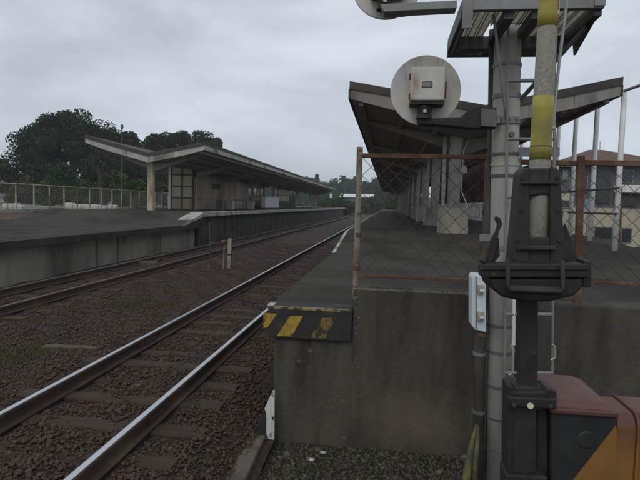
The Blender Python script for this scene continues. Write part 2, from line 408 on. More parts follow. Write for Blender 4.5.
def ico():
    t = (1 + 5 ** 0.5) / 2
    v = np.array([(-1, t, 0), (1, t, 0), (-1, -t, 0), (1, -t, 0), (0, -1, t), (0, 1, t), (0, -1, -t), (0, 1, -t), (t, 0, -1), (t, 0, 1), (-t, 0, -1), (-t, 0, 1)], float)
    v /= np.linalg.norm(v[0])
    f = np.array([(0, 11, 5), (0, 5, 1), (0, 1, 7), (0, 7, 10), (0, 10, 11), (1, 5, 9), (5, 11, 4), (11, 10, 2), (10, 7, 6), (7, 1, 8), (3, 9, 4), (3, 4, 2), (3, 2, 6), (3, 6, 8), (3, 8, 9), (4, 9, 5), (2, 4, 11), (6, 2, 10), (8, 6, 7), (9, 8, 1)])
    return v, f
def rand_rot(n):
    q = RNG.normal(size=(n, 4)); q /= np.linalg.norm(q, axis=1)[:, None]
    w_, x, y, z = q.T
    return np.stack([np.stack([1 - 2 * (y * y + z * z), 2 * (x * y - z * w_), 2 * (x * z + y * w_)], 1),
                     np.stack([2 * (x * y + z * w_), 1 - 2 * (x * x + z * z), 2 * (y * z - x * w_)], 1),
                     np.stack([2 * (x * z - y * w_), 2 * (y * z + x * w_), 1 - 2 * (x * x + y * y)], 1)], 1)
def np_mesh(name, V, F, material, kind=None, parent=None):
    me = bpy.data.meshes.new(name)
    k = F.shape[1]
    me.vertices.add(len(V)); me.vertices.foreach_set('co', V.astype(np.float32).ravel())
    me.loops.add(F.size); me.loops.foreach_set('vertex_index', F.astype(np.int32).ravel())
    me.polygons.add(len(F))
    me.polygons.foreach_set('loop_start', np.arange(0, F.size, k, dtype=np.int32))
    me.polygons.foreach_set('loop_total', np.full(len(F), k, dtype=np.int32))
    me.materials.append(MATS[material])
    me.update(calc_edges=True); me.validate()
    o = bpy.data.objects.new(name, me); COL.objects.link(o)
    if parent is not None: o.parent = parent
    if kind: o['kind'] = kind
    return o
def cube_stone():
    v = np.array([(x, y, z) for x in (-1, 1) for y in (-1, 1) for z in (-1, 1)], float) * 0.72
    f = np.array([(0, 1, 3), (0, 3, 2), (4, 6, 7), (4, 7, 5), (0, 4, 5), (0, 5, 1), (2, 3, 7), (2, 7, 6), (0, 2, 6), (0, 6, 4), (1, 5, 7), (1, 7, 3)])
    return v, f
def stones(name, pos, size, material):
    n = len(pos)
    v, f = cube_stone()
    k = len(v)
    V = v[None] * (1 + 0.4 * RNG.normal(size=(n, k, 3)).clip(-1.3, 1.3))
    V = V * (size[:, None, None] * RNG.uniform(0.5, 1.35, (n, 1, 3)))
    V = np.einsum('nij,nkj->nki', rand_rot(n), V)
    V[:, :, 2] *= 0.8
    V += pos[:, None, :]
    F = (f[None] + k * np.arange(n)[:, None, None]).reshape(-1, 3)
    return np_mesh(name, V.reshape(-1, 3), F, material, 'stuff')

# ballast stones, dense near the camera
N = 104000
yy = 2.6 * (26 / 2.6) ** RNG.random(N)
xx = RNG.uniform(-8.1, -1.0, N)
vis = (xx - 0.4 > -0.86 * yy - 0.9)
yy, xx = yy[vis], xx[vis]
on_rail = (np.abs(np.abs(xx - NEAR_C) - GA) < 0.09) | (np.abs(np.abs(xx - FAR_C) - GA) < 0.09)
yy, xx = yy[~on_rail], xx[~on_rail]
zz = np.array([bed_z(a, b) for a, b in zip(xx, yy)])
dn = np.minimum(np.abs(xx - NEAR_C), np.abs(xx - FAR_C))
sleeper_sink = np.where((dn < 1.0) & (np.abs(((yy - 4.18 + 0.3) % 0.56) - 0.3) < 0.1), -0.016, 0.0) * (RNG.random(len(yy)) < 0.66)
zz = zz + 0.006 + sleeper_sink + RNG.uniform(-0.008, 0.012, len(zz))
st = stones('ballast_stones', np.stack([xx, yy, zz], 1), RNG.uniform(0.007, 0.0185, len(xx)) * np.where(RNG.random(len(xx)) < 0.06, 1.6, 1.0), 'stone')
st['label'] = 'reddish brown crushed stone ballast around the tracks'; st['category'] = 'ballast'
# grey gravel on the ground before the platform end wall
N = 15000
xx = RNG.uniform(-1.0, 2.6, N); yy = RNG.uniform(3.3, 4.74, N)
big = RNG.random(N)
sz = np.where(big < 0.012, RNG.uniform(0.02, 0.034, N), np.where(big < 0.3, RNG.uniform(0.008, 0.017, N), RNG.uniform(0.004, 0.009, N)))
st = stones('gravel', np.stack([xx, yy, np.full(N, -0.418)], 1), sz, 'stone_grey')
st['label'] = 'loose grey gravel on mossy ground below the platform end wall'; st['category'] = 'gravel'
for i, (px, py, s, lb) in enumerate([(323, 454, 0.024, 'palest white pebble lying on gravel near the platform wall'),
                                     (248, 466, 0.016, 'small white stone chip beside the low kerb beam'),
                                     (312, 461, 0.021, 'dull whitish stone on the gravel left of the palest pebble')]):
    p = PZ(px, py, -0.41)
    v, f = ico()
    V = v * (1 + 0.15 * RNG.normal(size=(12, 1))) * np.array([1.3, 1, 0.75]) * s
    o = np_mesh('pebble', V, f, 'stone_white')
    o.location = p + Vector((0, 0, s * 0.5))
    tag(o, lb, 'pebble')

# ------------------------------------------------------------------ tracks
def rail_profile(cx, z):
    return [(cx - 0.06, z - 0.14), (cx + 0.06, z - 0.14), (cx + 0.06, z - 0.128), (cx + 0.012, z - 0.112), (cx + 0.008, z - 0.045),
            (cx + 0.032, z - 0.035), (cx + 0.033, z - 0.008), (cx + 0.024, z - 0.002), (cx - 0.024, z - 0.002), (cx - 0.033, z - 0.008),
            (cx - 0.032, z - 0.035), (cx - 0.008, z - 0.045), (cx - 0.012, z - 0.112), (cx - 0.06, z - 0.128)]
def track(cx, label, sleepers, y0, step, shine):
    t = empty('railway_track', (cx, 3, -0.14), label, 'railway track')
    for s in (-1, 1):
        x = cx + s * GA
        r = MB().prism([(a, -5, b) for a, b in rail_profile(x, 0)], (0, 425, 0)).build('rail', 'rail_side', t)
        w2 = 0.024 if shine else (0.016 if s < 0 else 0.006)
        MB().box(x - w2, x + w2, -5, 420, -0.0025, 0.0).build('running_surface', 'rail_top', r)
        # fish plate with bolts at a joint
        yj = P(119, 443, 4.4).y if s > 0 else 6.6
        for sd in (-1, 1):
            fp = box(x + sd * 0.014 - 0.012, x + sd * 0.014 + 0.012, yj - 0.25, yj + 0.25, -0.105, -0.05).build('fish_plate', 'rail_side', r, bevel=0.004)
    protos = []
    for i in range(sleepers):
        y = y0 + i * step + random.uniform(-0.05, 0.05)
        if i < 5:
            a = random.uniform(-0.03, 0.03); b = random.uniform(-0.012, 0.012)
            L0, L1 = cx - 1.03 + random.uniform(-0.04, 0.04), cx + 1.03 + random.uniform(-0.04, 0.04)
            zt = -0.146 + b * 0.9
            mbx = MB()
            segs = 6
            for k in range(segs + 1):
                u = k / segs; x = L0 + (L1 - L0) * u
                yo = y + a * (u - 0.5) * 2 + random.uniform(-0.006, 0.006)
                zz_ = zt + random.uniform(-0.006, 0.003)
                mbx.v += [(x, yo - 0.1, -0.26), (x, yo + 0.1, -0.26), (x, yo + 0.1, zz_ - 0.012), (x, yo + 0.085, zz_), (x, yo - 0.085, zz_), (x, yo - 0.1, zz_ - 0.012)]
            for k in range(segs):
                for j in range(6):
                    q = k * 6
                    mbx.f.append((q + j, q + 6 + j, q + 6 + (j + 1) % 6, q + (j + 1) % 6))
            mbx.f.append((0, 1, 2, 3, 4, 5)); e = segs * 6
            mbx.f.append((e + 5, e + 4, e + 3, e + 2, e + 1, e))
            s_ = mbx.build('sleeper', 'wood', t)
            protos.append((s_, y))
        else:
            s_, yb = protos[(i * 7) % 5]
            c = copy_part(s_, t, (random.uniform(-0.04, 0.04), y - yb + random.uniform(-0.02, 0.02), random.uniform(-0.02, 0.002)))
    return t
track(NEAR_C, 'nearer railway track with two shiny rails on wooden sleepers', 120, 3.1, 0.56, True)
track(FAR_C, 'farther duller railway track running beside the left platform wall', 90, 6.1, 0.58, False)

# weathered plank lying on the ballast left of the near track
qa, qb_ = PZ(44, 346, -0.18), PZ(128, 349, -0.18)
tag(MB().hexa([(qa.x, qa.y - 0.07, -0.24), (qb_.x, qb_.y - 0.07, -0.24), (qb_.x, qb_.y + 0.07, -0.24), (qa.x, qa.y + 0.07, -0.24),
               (qa.x, qa.y - 0.065, -0.168), (qb_.x, qb_.y - 0.065, -0.172), (qb_.x, qb_.y + 0.065, -0.17), (qa.x, qa.y + 0.065, -0.166)]).build('plank', 'old_timber', bevel=0.008),
    'weathered pale plank lying on the ballast left of the nearer track', 'plank')
# low concrete beam between the track and the gravel
p0 = PZ(217, 480, -0.32); p0b = PZ(250, 480, -0.32); p1 = PZ(256, 426, -0.32); p1b = PZ(269, 428, -0.32)
sh0 = (p0 - p1) * 0.5
tag(MB().hexa([(p0 + sh0).xy.to_tuple() + (-0.5,), (p0b + sh0).xy.to_tuple() + (-0.5,), p1b.xy.to_tuple() + (-0.5,), p1.xy.to_tuple() + (-0.5,),
               p0 + sh0, p0b + sh0, p1b, p1]).build('kerb_beam', 'beam_concrete', bevel=0.015),
    'low dark concrete beam between near track and gravel', 'kerb')

# ------------------------------------------------------------------ right platform
YF = 4.73
XR = 5.25
pr = bpy.data.objects.new('platform_right', None); pr.location = (2, YF, -0.4); COL.objects.link(pr)
tag(pr, 'dark asphalt platform with end wall to the right of the near track', 'platform', kind='structure')
xa = P(275, 380, YF + 0.06).x; xb = P(351, 380, YF).x
mb = MB()
prof = [(YF + 0.3, PL), (10.4, PL), (13.6, PH), (115, PH), (121, PL - 0.1)]
for (ya, za), (yb, zb) in zip(prof[:-1], prof[1:]):
    mb.hexa([(EDGE + 0.18, ya, -0.45), (XR, ya, -0.45), (XR, yb, -0.45), (EDGE + 0.18, yb, -0.45),
             (EDGE + 0.18, ya, za - 0.002), (XR, ya, za - 0.002), (XR, yb, zb - 0.002), (EDGE + 0.18, yb, zb - 0.002)])
mb.build('side_wall', 'dark_concrete', pr)
mb = MB()
for (ya, za), (yb, zb) in zip(prof[:-1], prof[1:]):
    ya2 = ya - 0.02 if ya < 6 else ya
    mb.hexa([(EDGE, ya2, za - 0.17), (XR + 0.05, ya2, za - 0.17), (XR + 0.05, yb, zb - 0.17), (EDGE, yb, zb - 0.17),
             (EDGE, ya2, za + 0.004), (XR + 0.05, ya2, za + 0.004), (XR + 0.05, yb, zb + 0.004), (EDGE, yb, zb + 0.004)])
mb.build('asphalt_surface', 'asphalt', pr)
# pale edge line from the ramp on
mb = MB()
for (ya, za), (yb, zb) in list(zip(prof[:-1], prof[1:]))[1:3]:
    mb.hexa([(EDGE - 0.012, ya, za - 0.06), (EDGE + 0.05, ya, za - 0.06), (EDGE + 0.05, yb, zb - 0.06), (EDGE - 0.012, yb, zb - 0.06),
             (EDGE - 0.012, ya, za + 0.009), (EDGE + 0.05, ya, za + 0.009), (EDGE + 0.05, yb, zb + 0.009), (EDGE - 0.012, yb, zb + 0.009)])
mb.build('edge_coping', 'white_coping', pr)
# end wall: low part under the striped nosing, taller plinth to the right
zn = P(310, 339, YF).z
box(xa, xb, YF + 0.004, YF + 0.34, -0.45, zn).build('end_wall', 'dark_concrete', pr)
xs_ = P(555, 300, YF).x
zp = P(410, 292, YF).z
plw = MB().box(xb, xs_, YF, YF + 0.32, -0.45, zp).build('plinth_wall', 'plinth_concrete', pr, bevel=0.006)
mb = MB()
for i in range(42):                                       # broken-off flecks down the joint beside the nosing
    v, f = ico()
    zc_ = zp - abs(random.gauss(0, 0.28)); r_ = random.uniform(0.003, 0.009)
    v = v * (1 + 0.3 * RNG.normal(size=(12, 1))) * r_ * np.array([1, 0.35, 1.3])
    xo = xb + abs(random.gauss(0.0, 0.03)) + 0.006
    mb.add([(a + xo, b + YF, c + zc_) for a, b, c in v], [tuple(q) for q in f])
o = mb.build('concrete_flecks', 'mortar', pr); o['kind'] = 'stuff'
box(xs_, XR, YF + 0.01, YF + 0.3, -0.45, P(600, 306, YF).z).build('plinth_wall', 'dark_concrete', pr, bevel=0.02)
# crumbly lip on the plinth top
mb = MB()
for i in range(150):
    x = xb + (xs_ - xb) * random.random(); r_ = random.uniform(0.004, 0.013)
    v, f = ico()
    v = v * (1 + 0.25 * RNG.normal(size=(12, 1))) * r_ * np.array([1.6, 1.2, 0.7])
    yo = YF + 0.012 + abs(random.gauss(0, 0.03))
    mb.add([(a + x, b + yo, c + zp + 0.001) for a, b, c in v], [tuple(q) for q in f])
o = mb.build('mortar_crumbs', 'mortar', pr); o['kind'] = 'stuff'
# nosing block with hazard stripes: separate painted faces
xn0, xn1 = EDGE, xb - 0.004
box(xn0, xn1, YF - 0.04, YF + 0.3, zn, PL + 0.002).build('nosing', 'nose_black', pr, bevel=0.014)
def stripe(pts, m):
    MB().prism([P(a, b, YF - 0.0425) for a, b in pts], (0, 0.01, 0)).build('painted_stripe', m, pr)
stripe([(263.5, 313), (277, 314), (268, 327), (263.5, 328)], 'nose_yellow')
stripe([(290, 316), (303, 316), (292, 336.5), (277, 336)], 'nose_yellow')
stripe([(322, 318), (336, 318), (325, 338.5), (310, 338)], 'nose_yellow_worn')
box(xn0 - 0.002, xn1 - 0.03, YF - 0.044, YF - 0.0, PL - 0.012, PL + 0.007).build('edge_line', 'edge_paint', pr)
box(xn0 - 0.01, xn0 + 0.05, YF - 0.02, YF + 0.1, PL - 0.01, PL + 0.022).build('edge_stone', 'white_coping', pr, bevel=0.008)

# white marker board at the wall corner
mk = empty('marker_board', P(268, 443, 4.66), 'weathered white and black marker board leaning at the platform wall corner', 'marker')
YM = 4.62
MB().prism([P(a, b, YM) for a, b in [(272.5, 391), (274.5, 391.5), (274, 442), (264, 444), (264, 410)]], (0, 0.03, 0)).build('white_face', 'peeling_white', mk, bevel=0.003)
MB().prism([P(a, b, YM - 0.004) for a, b in [(264.5, 409), (266, 413), (266.5, 444), (257, 446), (257.5, 423)]], (0, 0.03, 0)).build('black_face', 'black_rubber', mk, bevel=0.003)

# ------------------------------------------------------------------ chain link fences
def chain_mesh(x0, x1, z0, z1, y, pitch, r, material, parent, name='wire_mesh', axis='x'):
    mb = MB()
    n = int((x1 - x0) / (pitch / 2)) + 1
    m = int((z1 - z0) / (pitch / 2)) + 1
    for i in range(n):
        pts = []
        for j in range(m + 1):
            zz_ = min(z1, z0 + j * pitch / 2)
            x = x0 + i * pitch / 2 + (pitch / 2 if (j + i) % 2 else 0)
            x = min(x1, x) + random.uniform(-1, 1) * pitch * 0.025
            yo = y + (r if (j + i) % 2 else -r) + 0.012 * math.sin(3 * x + 2 * zz_)
            pts.append((x, yo, zz_ + random.uniform(-1, 1) * pitch * 0.02) if axis == 'x' else (yo, x, zz_))
        mb.path(pts, r, 4, caps=False)
    o = mb.build(name, material, parent)
    return o
YC = YF + 0.13
f1 = empty('chain_link_fence', P(356, 292, YC), 'chain-link fence panel with pale rusty corner post beside the striped platform end', 'fence', 'fence panels on the platform end wall')
pt, pb = P(360, 147, YC), P(355.5, 293, YC)
MB().tube(pb - Vector((0, 0, 0.05)), pt, 0.027, 14).build('post', 'old_pipe', f1, smooth=False)
for z_ in (P(358, 235, YC), P(356.5, 268, YC)):
    MB().tube(z_ - Vector((0, 0, 0.02)), z_ + Vector((0, 0, 0.02)), 0.031, 14).build('clamp', 'rust', f1)
ra, rb = P(364, 155.5, YC), P(487, 160, YC)
MB().box(pt.x, rb.x, YC - 0.02, YC + 0.02, ra.z - 0.02, ra.z + 0.018).build('top_rail', 'rust', f1, bevel=0.004)
rc, rd = P(364, 275.5, YC), P(474, 280.5, YC)
MB().box(pb.x, rb.x, YC - 0.015, YC + 0.015, rd.z - 0.014, rd.z + 0.014).build('bottom_rail', 'rust', f1, bevel=0.004)
MB().tube((rb.x, YC, P(487, 288, YC).z), (rb.x, YC, rb.z + 0.03), 0.016, 10).build('end_post', 'old_pipe', f1)
chain_mesh(pt.x + 0.03, rb.x, rd.z, ra.z, YC, 0.15, 0.0036, 'wire_rust', f1)
f2 = empty('chain_link_fence', P(580, 300, YC), 'chain-link fence panel with brown rusty post right of the barrier arm', 'fence', 'fence panels on the platform end wall')
qt, qb = P(580.5, 156, YC), P(577, 305, YC)
MB().hexa([(qb.x - 0.028, YC - 0.03, qb.z), (qb.x + 0.028, YC - 0.03, qb.z), (qb.x + 0.028, YC + 0.01, qb.z), (qb.x - 0.028, YC + 0.01, qb.z),
           (qt.x - 0.028, YC - 0.03, qt.z), (qt.x + 0.028, YC - 0.03, qt.z), (qt.x + 0.028, YC + 0.01, qt.z), (qt.x - 0.028, YC + 0.01, qt.z)]).build('post', 'rust', f2, bevel=0.004)
ta, tb = P(520, 161, YC), P(690, 164, YC)
MB().box(ta.x, qt.x - 0.03, YC - 0.02, YC + 0.02, P(570, 163, YC).z - 0.022, P(570, 163, YC).z + 0.022).build('top_rail', 'rust', f2, bevel=0.004)
MB().box(qt.x + 0.03, tb.x, YC - 0.021, YC + 0.019, P(610, 163, YC).z - 0.024, P(610, 163, YC).z + 0.022).build('top_rail', 'rust', f2, bevel=0.004)
zr = P(610, 283, YC).z
MB().box(ta.x, tb.x, YC - 0.015, YC + 0.015, zr - 0.013, zr + 0.013).build('bottom_rail', 'rust', f2, bevel=0.004)
MB().tube((tb.x, YC, zr - 0.16), (tb.x, YC, qt.z), 0.027, 12).build('post', 'old_pipe', f2)
MB().tube((ta.x, YC, zr - 0.12), (ta.x, YC, qt.z - 0.02), 0.02, 12).build('post', 'old_pipe', f2)
chain_mesh(ta.x + 0.03, tb.x, zr, P(610, 163, YC).z, YC, 0.13, 0.0036, 'wire_rust', f2)

# ------------------------------------------------------------------ canopies (butterfly roofs on a row of columns)
def canopy(root, Y0, Y1, xl, xc, xr, zl, zc, zr, th, fasc, edge_w, drop=0.0):
    def wing(xe, ze):
        s = 1 if xe > xc else -1
        # structural slab
        MB().hexa([(xc, Y0 + 0.05, zc - th), (xe, Y0 + 0.05, ze - th * 0.8), (xe, Y1, ze - th * 0.8), (xc, Y1, zc - th),
                   (xc, Y0 + 0.05, zc), (xe, Y0 + 0.05, ze), (xe, Y1, ze), (xc, Y1, zc)] if s > 0 else
                  [(xe, Y0 + 0.05, ze - th * 0.8), (xc, Y0 + 0.05, zc - th), (xc, Y1, zc - th), (xe, Y1, ze - th * 0.8),
                   (xe, Y0 + 0.05, ze), (xc, Y0 + 0.05, zc), (xc, Y1, zc), (xe, Y1, ze)]).build('roof_wing', 'soffit', root)
        # end fascia, in planks
        for k in range(3):
            u0, u1 = k / 3 + (0.003 if k else 0), (k + 1) / 3
            a = Vector((xc + (xe - xc) * u0, Y0, zc + (ze - zc) * u0)); b = Vector((xc + (xe - xc) * u1, Y0, zc + (ze - zc) * u1))
            d0 = Vector((0, 0, -th - 0.03)); d1 = Vector((0, 0, -th - 0.03))
            if k == 2: d1 = Vector((0, 0, -th * 0.85))
            MB().prism([a + d0, b + d1, b - Vector((0, 0, 0.02)), a - Vector((0, 0, 0.02))], (0, 0.06, 0)).build('end_fascia', fasc, root)
        # roofing sheet above
        a = Vector((xc, Y0 - 0.03, zc - 0.018)); b = Vector((xe + s * 0.03, Y0 - 0.03, ze - 0.018))
        MB().prism([a, b, b + Vector((0, 0, edge_w)), a + Vector((0, 0, edge_w))], (0, Y1 - Y0 + 0.06, 0)).build('roof_sheet', 'roof_dark', root)
        # long eave fascia in lengths
        L = (Y1 - Y0) / 10
        for k in range(10):
            x_a, x_b = (xe - 0.003, xe + 0.05) if s > 0 else (xe - 0.05, xe + 0.003)
            box(x_a, x_b, Y0 + k * L + (0.004 if k else -0.002), Y0 + (k + 1) * L, ze - th * 0.85, ze - 0.02).build('eave_fascia', fasc if fasc == 'fascia' else 'roof_dark', root)
        # purlins
        for u in (0.3, 0.6, 0.92):
            x = xc + (xe - xc) * u; z = zc - th + ((ze - th * 0.8) - (zc - th)) * u
            box(x - 0.05, x + 0.05, Y0 + 0.1, Y1, z - 0.1, z + 0.01).build('purlin', 'soffit', root)
    wing(xl, zl); wing(xr, zr)
def arms(root, y, xl, xc, xr, zl, zc, zr, th):
    for xe, ze in ((xl, zl), (xr, zr)):
        x1 = xc + (xe - xc) * 0.93; z1 = zc + (ze - zc) * 0.93 - th * 0.8
        z0 = zc - th
        mb = MB()
        a = [(xc, y - 0.09, z0 - 0.38), (x1, y - 0.09, z1 - 0.1), (x1, y - 0.09, z1 - 0.02), (xc, y - 0.09, z0 - 0.02)]
        mb.prism(a, (0, 0.18, 0)).build('roof_beam', 'soffit', root)

# right canopy
q1_, q2_, q3_ = P(351, 88, 11.8), P(485, 112, 11.8), P(621, 84, 11.8)
CR = dict(xl=q1_.x, xc=q2_.x, xr=q3_.x, zl=q1_.z, zc=q2_.z, zr=q3_.z)
cr = empty('platform_canopy', (2.07, 11.8, PH), 'dark butterfly-roofed platform canopy behind the chain-link fence at right', 'canopy')
canopy(cr, 11.8, 84, th=0.27, fasc='fascia_dull', edge_w=0.16, **CR)
cols = []
COLX = P(453, 233, 14.1).x
EVX = P(620, 165, 11.9).x
for i in range(12):
    y = 14.3 + 5.6 * i
    d = (0, 5.6 * i, 0)
    if i == 0:
        b = MB().hexa([(COLX - 0.36, y - 0.36, PH), (COLX + 0.36, y - 0.36, PH), (COLX + 0.36, y + 0.36, PH), (COLX - 0.36, y + 0.36, PH),
                       (COLX - 0.33, y - 0.33, PH + 0.66), (COLX + 0.33, y - 0.33, PH + 0.66), (COLX + 0.33, y + 0.33, PH + 0.66), (COLX - 0.33, y + 0.33, PH + 0.66)]).build('column_base', 'column_base', cr, bevel=0.02)
        c = MB().path([(COLX, y, PH + 0.65), (COLX, y, 3.1), (COLX, y, 3.55), (COLX, y, 3.75)], [0.16, 0.15, 0.2, 0.34], 16).build('column', 'column_paint', cr, smooth=True)
        p_ = MB().path([(COLX - 0.28, y - 0.15, PH + 0.66), (COLX - 0.28, y - 0.15, 3.8)], 0.05, 8).build('downpipe', 'column_paint', cr, smooth=True)
        w_ = MB().path([(COLX + 0.32, y - 0.34, PH + 0.5), (COLX + 0.3, y - 0.34, PH + 0.75), (COLX + 0.16, y - 0.18, PH + 1.1), (COLX + 0.17, y - 0.17, PH + 1.5), (COLX + 0.18, y - 0.17, 3.2), (COLX + 0.42, y - 0.2, 3.8)], 0.018, 6).build('cable', 'column_paint', cr, smooth=True)
        j = MB().path([(COLX + 0.2, y - 0.26, PH + 1.52), (COLX + 0.2, y - 0.26, PH + 1.56), (COLX + 0.2, y - 0.26, PH + 1.68), (COLX + 0.2, y - 0.26, PH + 1.72)], [0.03, 0.075, 0.075, 0.03], 10).build('junction_box', 'column_paint', cr, smooth=True)
        proto = [b, c, p_]
    else:
        for q in proto: copy_part(q, cr, d)
    arms(cr, y, th=0.27, **CR)
# white posts below the right eave with handrails
for i in range(10):
    y = 11.9 + 1.42 * i
    if i == 0:
        wp = MB().tube((EVX, y, PH - 0.25), (EVX, y, P(624, 90, 11.9).z), 0.055, 10).build('eave_post', 'white_paint', cr, smooth=True)
    else:
        copy_part(wp, cr, (0, 1.42 * i, 0))
for z_ in (PH + 1.15, PH + 0.62):
    MB().tube((EVX - 0.07, 11.7, z_), (EVX - 0.07, 24.8, z_), 0.025, 8).build('handrail', 'galvanised_dull', cr)
# brown slatted screen over a white picket fence, along the back of the platform
scr = empty('slatted_screen', (5.0, 25, PH), 'brown vertical board screen above white pickets at the back of the right platform', 'screen')
pk = None; bd = None
for i in range(70):
    y = 25.0 + 0.5 * i
    if i == 0:
        pk = box(4.93, 4.97, y, y + 0.22, PH, PH + 0.95).build('picket', 'white_paint', scr)
        bd = box(4.95, 4.99, y, y + 0.4, PH + 1.0, 4.3).build('board', 'brown_board', scr)
    else:
        copy_part(pk, scr, (0, 0.5 * i, 0)); copy_part(bd, scr, (0.012 * (i % 2), 0.5 * i, 0))
for z_ in (PH + 0.2, PH + 0.85):
    box(4.975, 5.0, 25, 60, z_ - 0.04, z_ + 0.04).build('rail', 'white_paint', scr)
box(5.03, 5.1, 25, 60, 2.3, 2.42).build('rail', 'brown_board', scr)
box(5.03, 5.1, 25, 60, 4.1, 4.22).build('rail', 'brown_board', scr)
# end wall of station building beyond (dark)
tag(MB().tube(P(624, 91, 11.7), P(672, 74, 11.2), 0.03, 8).build('pipe', 'galvanised_dull'), 'thin grey pipe reaching from the right canopy eave tip out of view', 'pipe')

# ------------------------------------------------------------------ left platform
plf = bpy.data.objects.new('platform_left', None); plf.location = (-11, 12, -0.4); COL.objects.link(plf)
tag(plf, 'island platform across the tracks with raised white-edged length', 'platform', kind='structure')
BACK = -15.4
# low end
box(BACK, EDGE_L - 0.6, 2, 23.2, -0.45, LL - 0.172).build('platform_fill', 'dark_concrete', plf)
pan = None
jy = [3.0, 8.5, PX(97, 253, EDGE_L - 0.4).y, PX(118, 250, EDGE_L - 0.4).y, 19.5, 23.2]
for y0, y1 in zip(jy[:-1], jy[1:]):                       # cast wall lengths with dark joints between
    box(EDGE_L - 0.58, EDGE_L - 0.4, y0 + 0.07, y1 - 0.07, -0.4, LL - 0.175).build('wall_panel', 'pale_concrete', plf, bevel=0.012)
box(BACK, EDGE_L, 2, 20.6, LL - 0.17, LL).build('asphalt_surface', 'asphalt', plf)
MB().hexa([(BACK, 20.6, LL - 0.17), (EDGE_L, 20.6, LL - 0.17), (EDGE_L, 23.2, LL - 0.17), (BACK, 23.2, LL - 0.17),
           (BACK, 20.6, LL), (EDGE_L + 0.0, 20.6, LL), (EDGE_L, 23.2, LH), (BACK, 23.2, LH)]).build('ramp', 'asphalt', plf)
MB().hexa([(EDGE_L - 0.6, 20.7, LL - 0.05), (EDGE_L + 0.03, 20.7, LL - 0.05), (EDGE_L + 0.03, 23.2, LH - 0.17), (EDGE_L - 0.6, 23.2, LH - 0.17),
           (EDGE_L - 0.6, 20.7, LL + 0.012), (EDGE_L + 0.03, 20.7, LL + 0.012), (EDGE_L + 0.03, 23.2, LH + 0.012), (EDGE_L - 0.6, 23.2, LH + 0.012)]).build('ramp_slab', 'white_coping', plf)
# raised length
box(BACK + 1, EDGE_L - 0.4, 23.2, 112, -0.45, LH - 0.2).build('platform_fill', 'dark_concrete', plf)
box(BACK + 1, EDGE_L - 0.5, 23.2, 112, LH - 0.2, LH).build('asphalt_surface', 'asphalt', plf)
cp = None
for i in range(44):
    y = 23.2 + 2.02 * i
    if i < 4:
        cps = (cps if i else []) + [box(EDGE_L - 0.5 + 0.003, EDGE_L, y, y + 2.0, LH - 0.19 + 0.004 * i, LH + 0.004 + 0.003 * i).build('coping_slab', 'white_coping', plf, bevel=0.01)]
    else:
        copy_part(cps[i % 4], plf, (0, 2.02 * (i - i % 4), 0))
box(EDGE_L - 0.35, EDGE_L - 0.25, 23.3, 112, -0.4, LH - 0.2).build('recessed_wall', 'dark_concrete', plf)
# soil bank and kerb at the back
KX = -16.5
MB().hexa([(KX - 0.1, 2, -0.45), (BACK, 2, -0.45), (BACK, 23.4, -0.45), (KX - 0.1, 23.4, -0.45),
           (KX - 0.1, 2, 1.08), (BACK, 2, LL + 0.02), (BACK, 23.4, LL + 0.02), (KX - 0.1, 23.4, 1.08)]).build('soil_bank', 'soil', plf)
MB().box(KX - 0.1, BACK + 1.01, 23.4, 110, -0.45, 1.12).build('soil_bank', 'soil', plf)
tag(box(KX - 0.2, KX + 0.12, 2, 110, 0.9, 1.19).build('kerb', 'kerb'), 'pale concrete kerb under the long mesh fence', 'kerb')
tag(box(-90, KX - 0.2, 0, 200, -0.45, 1.0).build('yard', 'yard'), kind='structure')
fl = empty('mesh_fence', (KX, 20, 1.18), 'long cream-painted mesh fence with rusty top rail behind the left platform', 'fence')
fp = None
for i in range(44):
    y = 19.9 + 1.21 * i
    if i == 0: fp = MB().tube((KX, y, 1.15), (KX, y, 2.32), 0.032, 8).build('post', 'post_rusty_cream', fl)
    else: copy_part(fp, fl, (random.uniform(-0.02, 0.02), 1.21 * i, 0))
MB().tube((KX, 19.8, 2.33), (KX, 72.1, 2.33), 0.03, 8).build('top_rail', 'post_rusty_cream', fl)
MB().tube((KX, 19.8, 1.27), (KX, 72.1, 1.27), 0.015, 6).build('bottom_rail', 'wire_pale', fl)
chain_mesh(19.9, 72, 1.27, 2.3, KX, 0.17, 0.003, 'wire_pale', fl, axis='y')

# left canopy
q1_, q2_, q3_ = P(86, 138, 23.6), P(148, 156, 23.6), P(204, 145, 23.6)
CL = dict(xl=q1_.x, xc=q2_.x, xr=q3_.x, zl=q1_.z, zc=q2_.z, zr=q3_.z)
LPX = P(151, 210, 24.4).x
cl = empty('platform_canopy', (LPX, 23.6, LH), 'butterfly-roofed canopy with pale fascia on the left platform', 'canopy')
canopy(cl, 23.6, 84, th=0.26, fasc='fascia', edge_w=0.17, **CL)
for i in range(11):
    y = 24.4 + 5.85 * i
    if i == 0:
        box(LPX - 0.14, LPX + 0.14, y - 0.12, y + 0.12, LH, CL['zc'] - 0.2).build('post', 'post_rusty_cream', cl, bevel=0.015)
    elif i == 1:
        lp = box(LPX - 0.09, LPX + 0.09, y - 0.09, y + 0.09, LH, CL['zc'] - 0.2).build('post', 'post_rusty_cream', cl, bevel=0.015)
    else:
        copy_part(lp, cl, (0, 5.85 * (i - 1), 0))
    arms(cl, y, th=0.26, **CL)

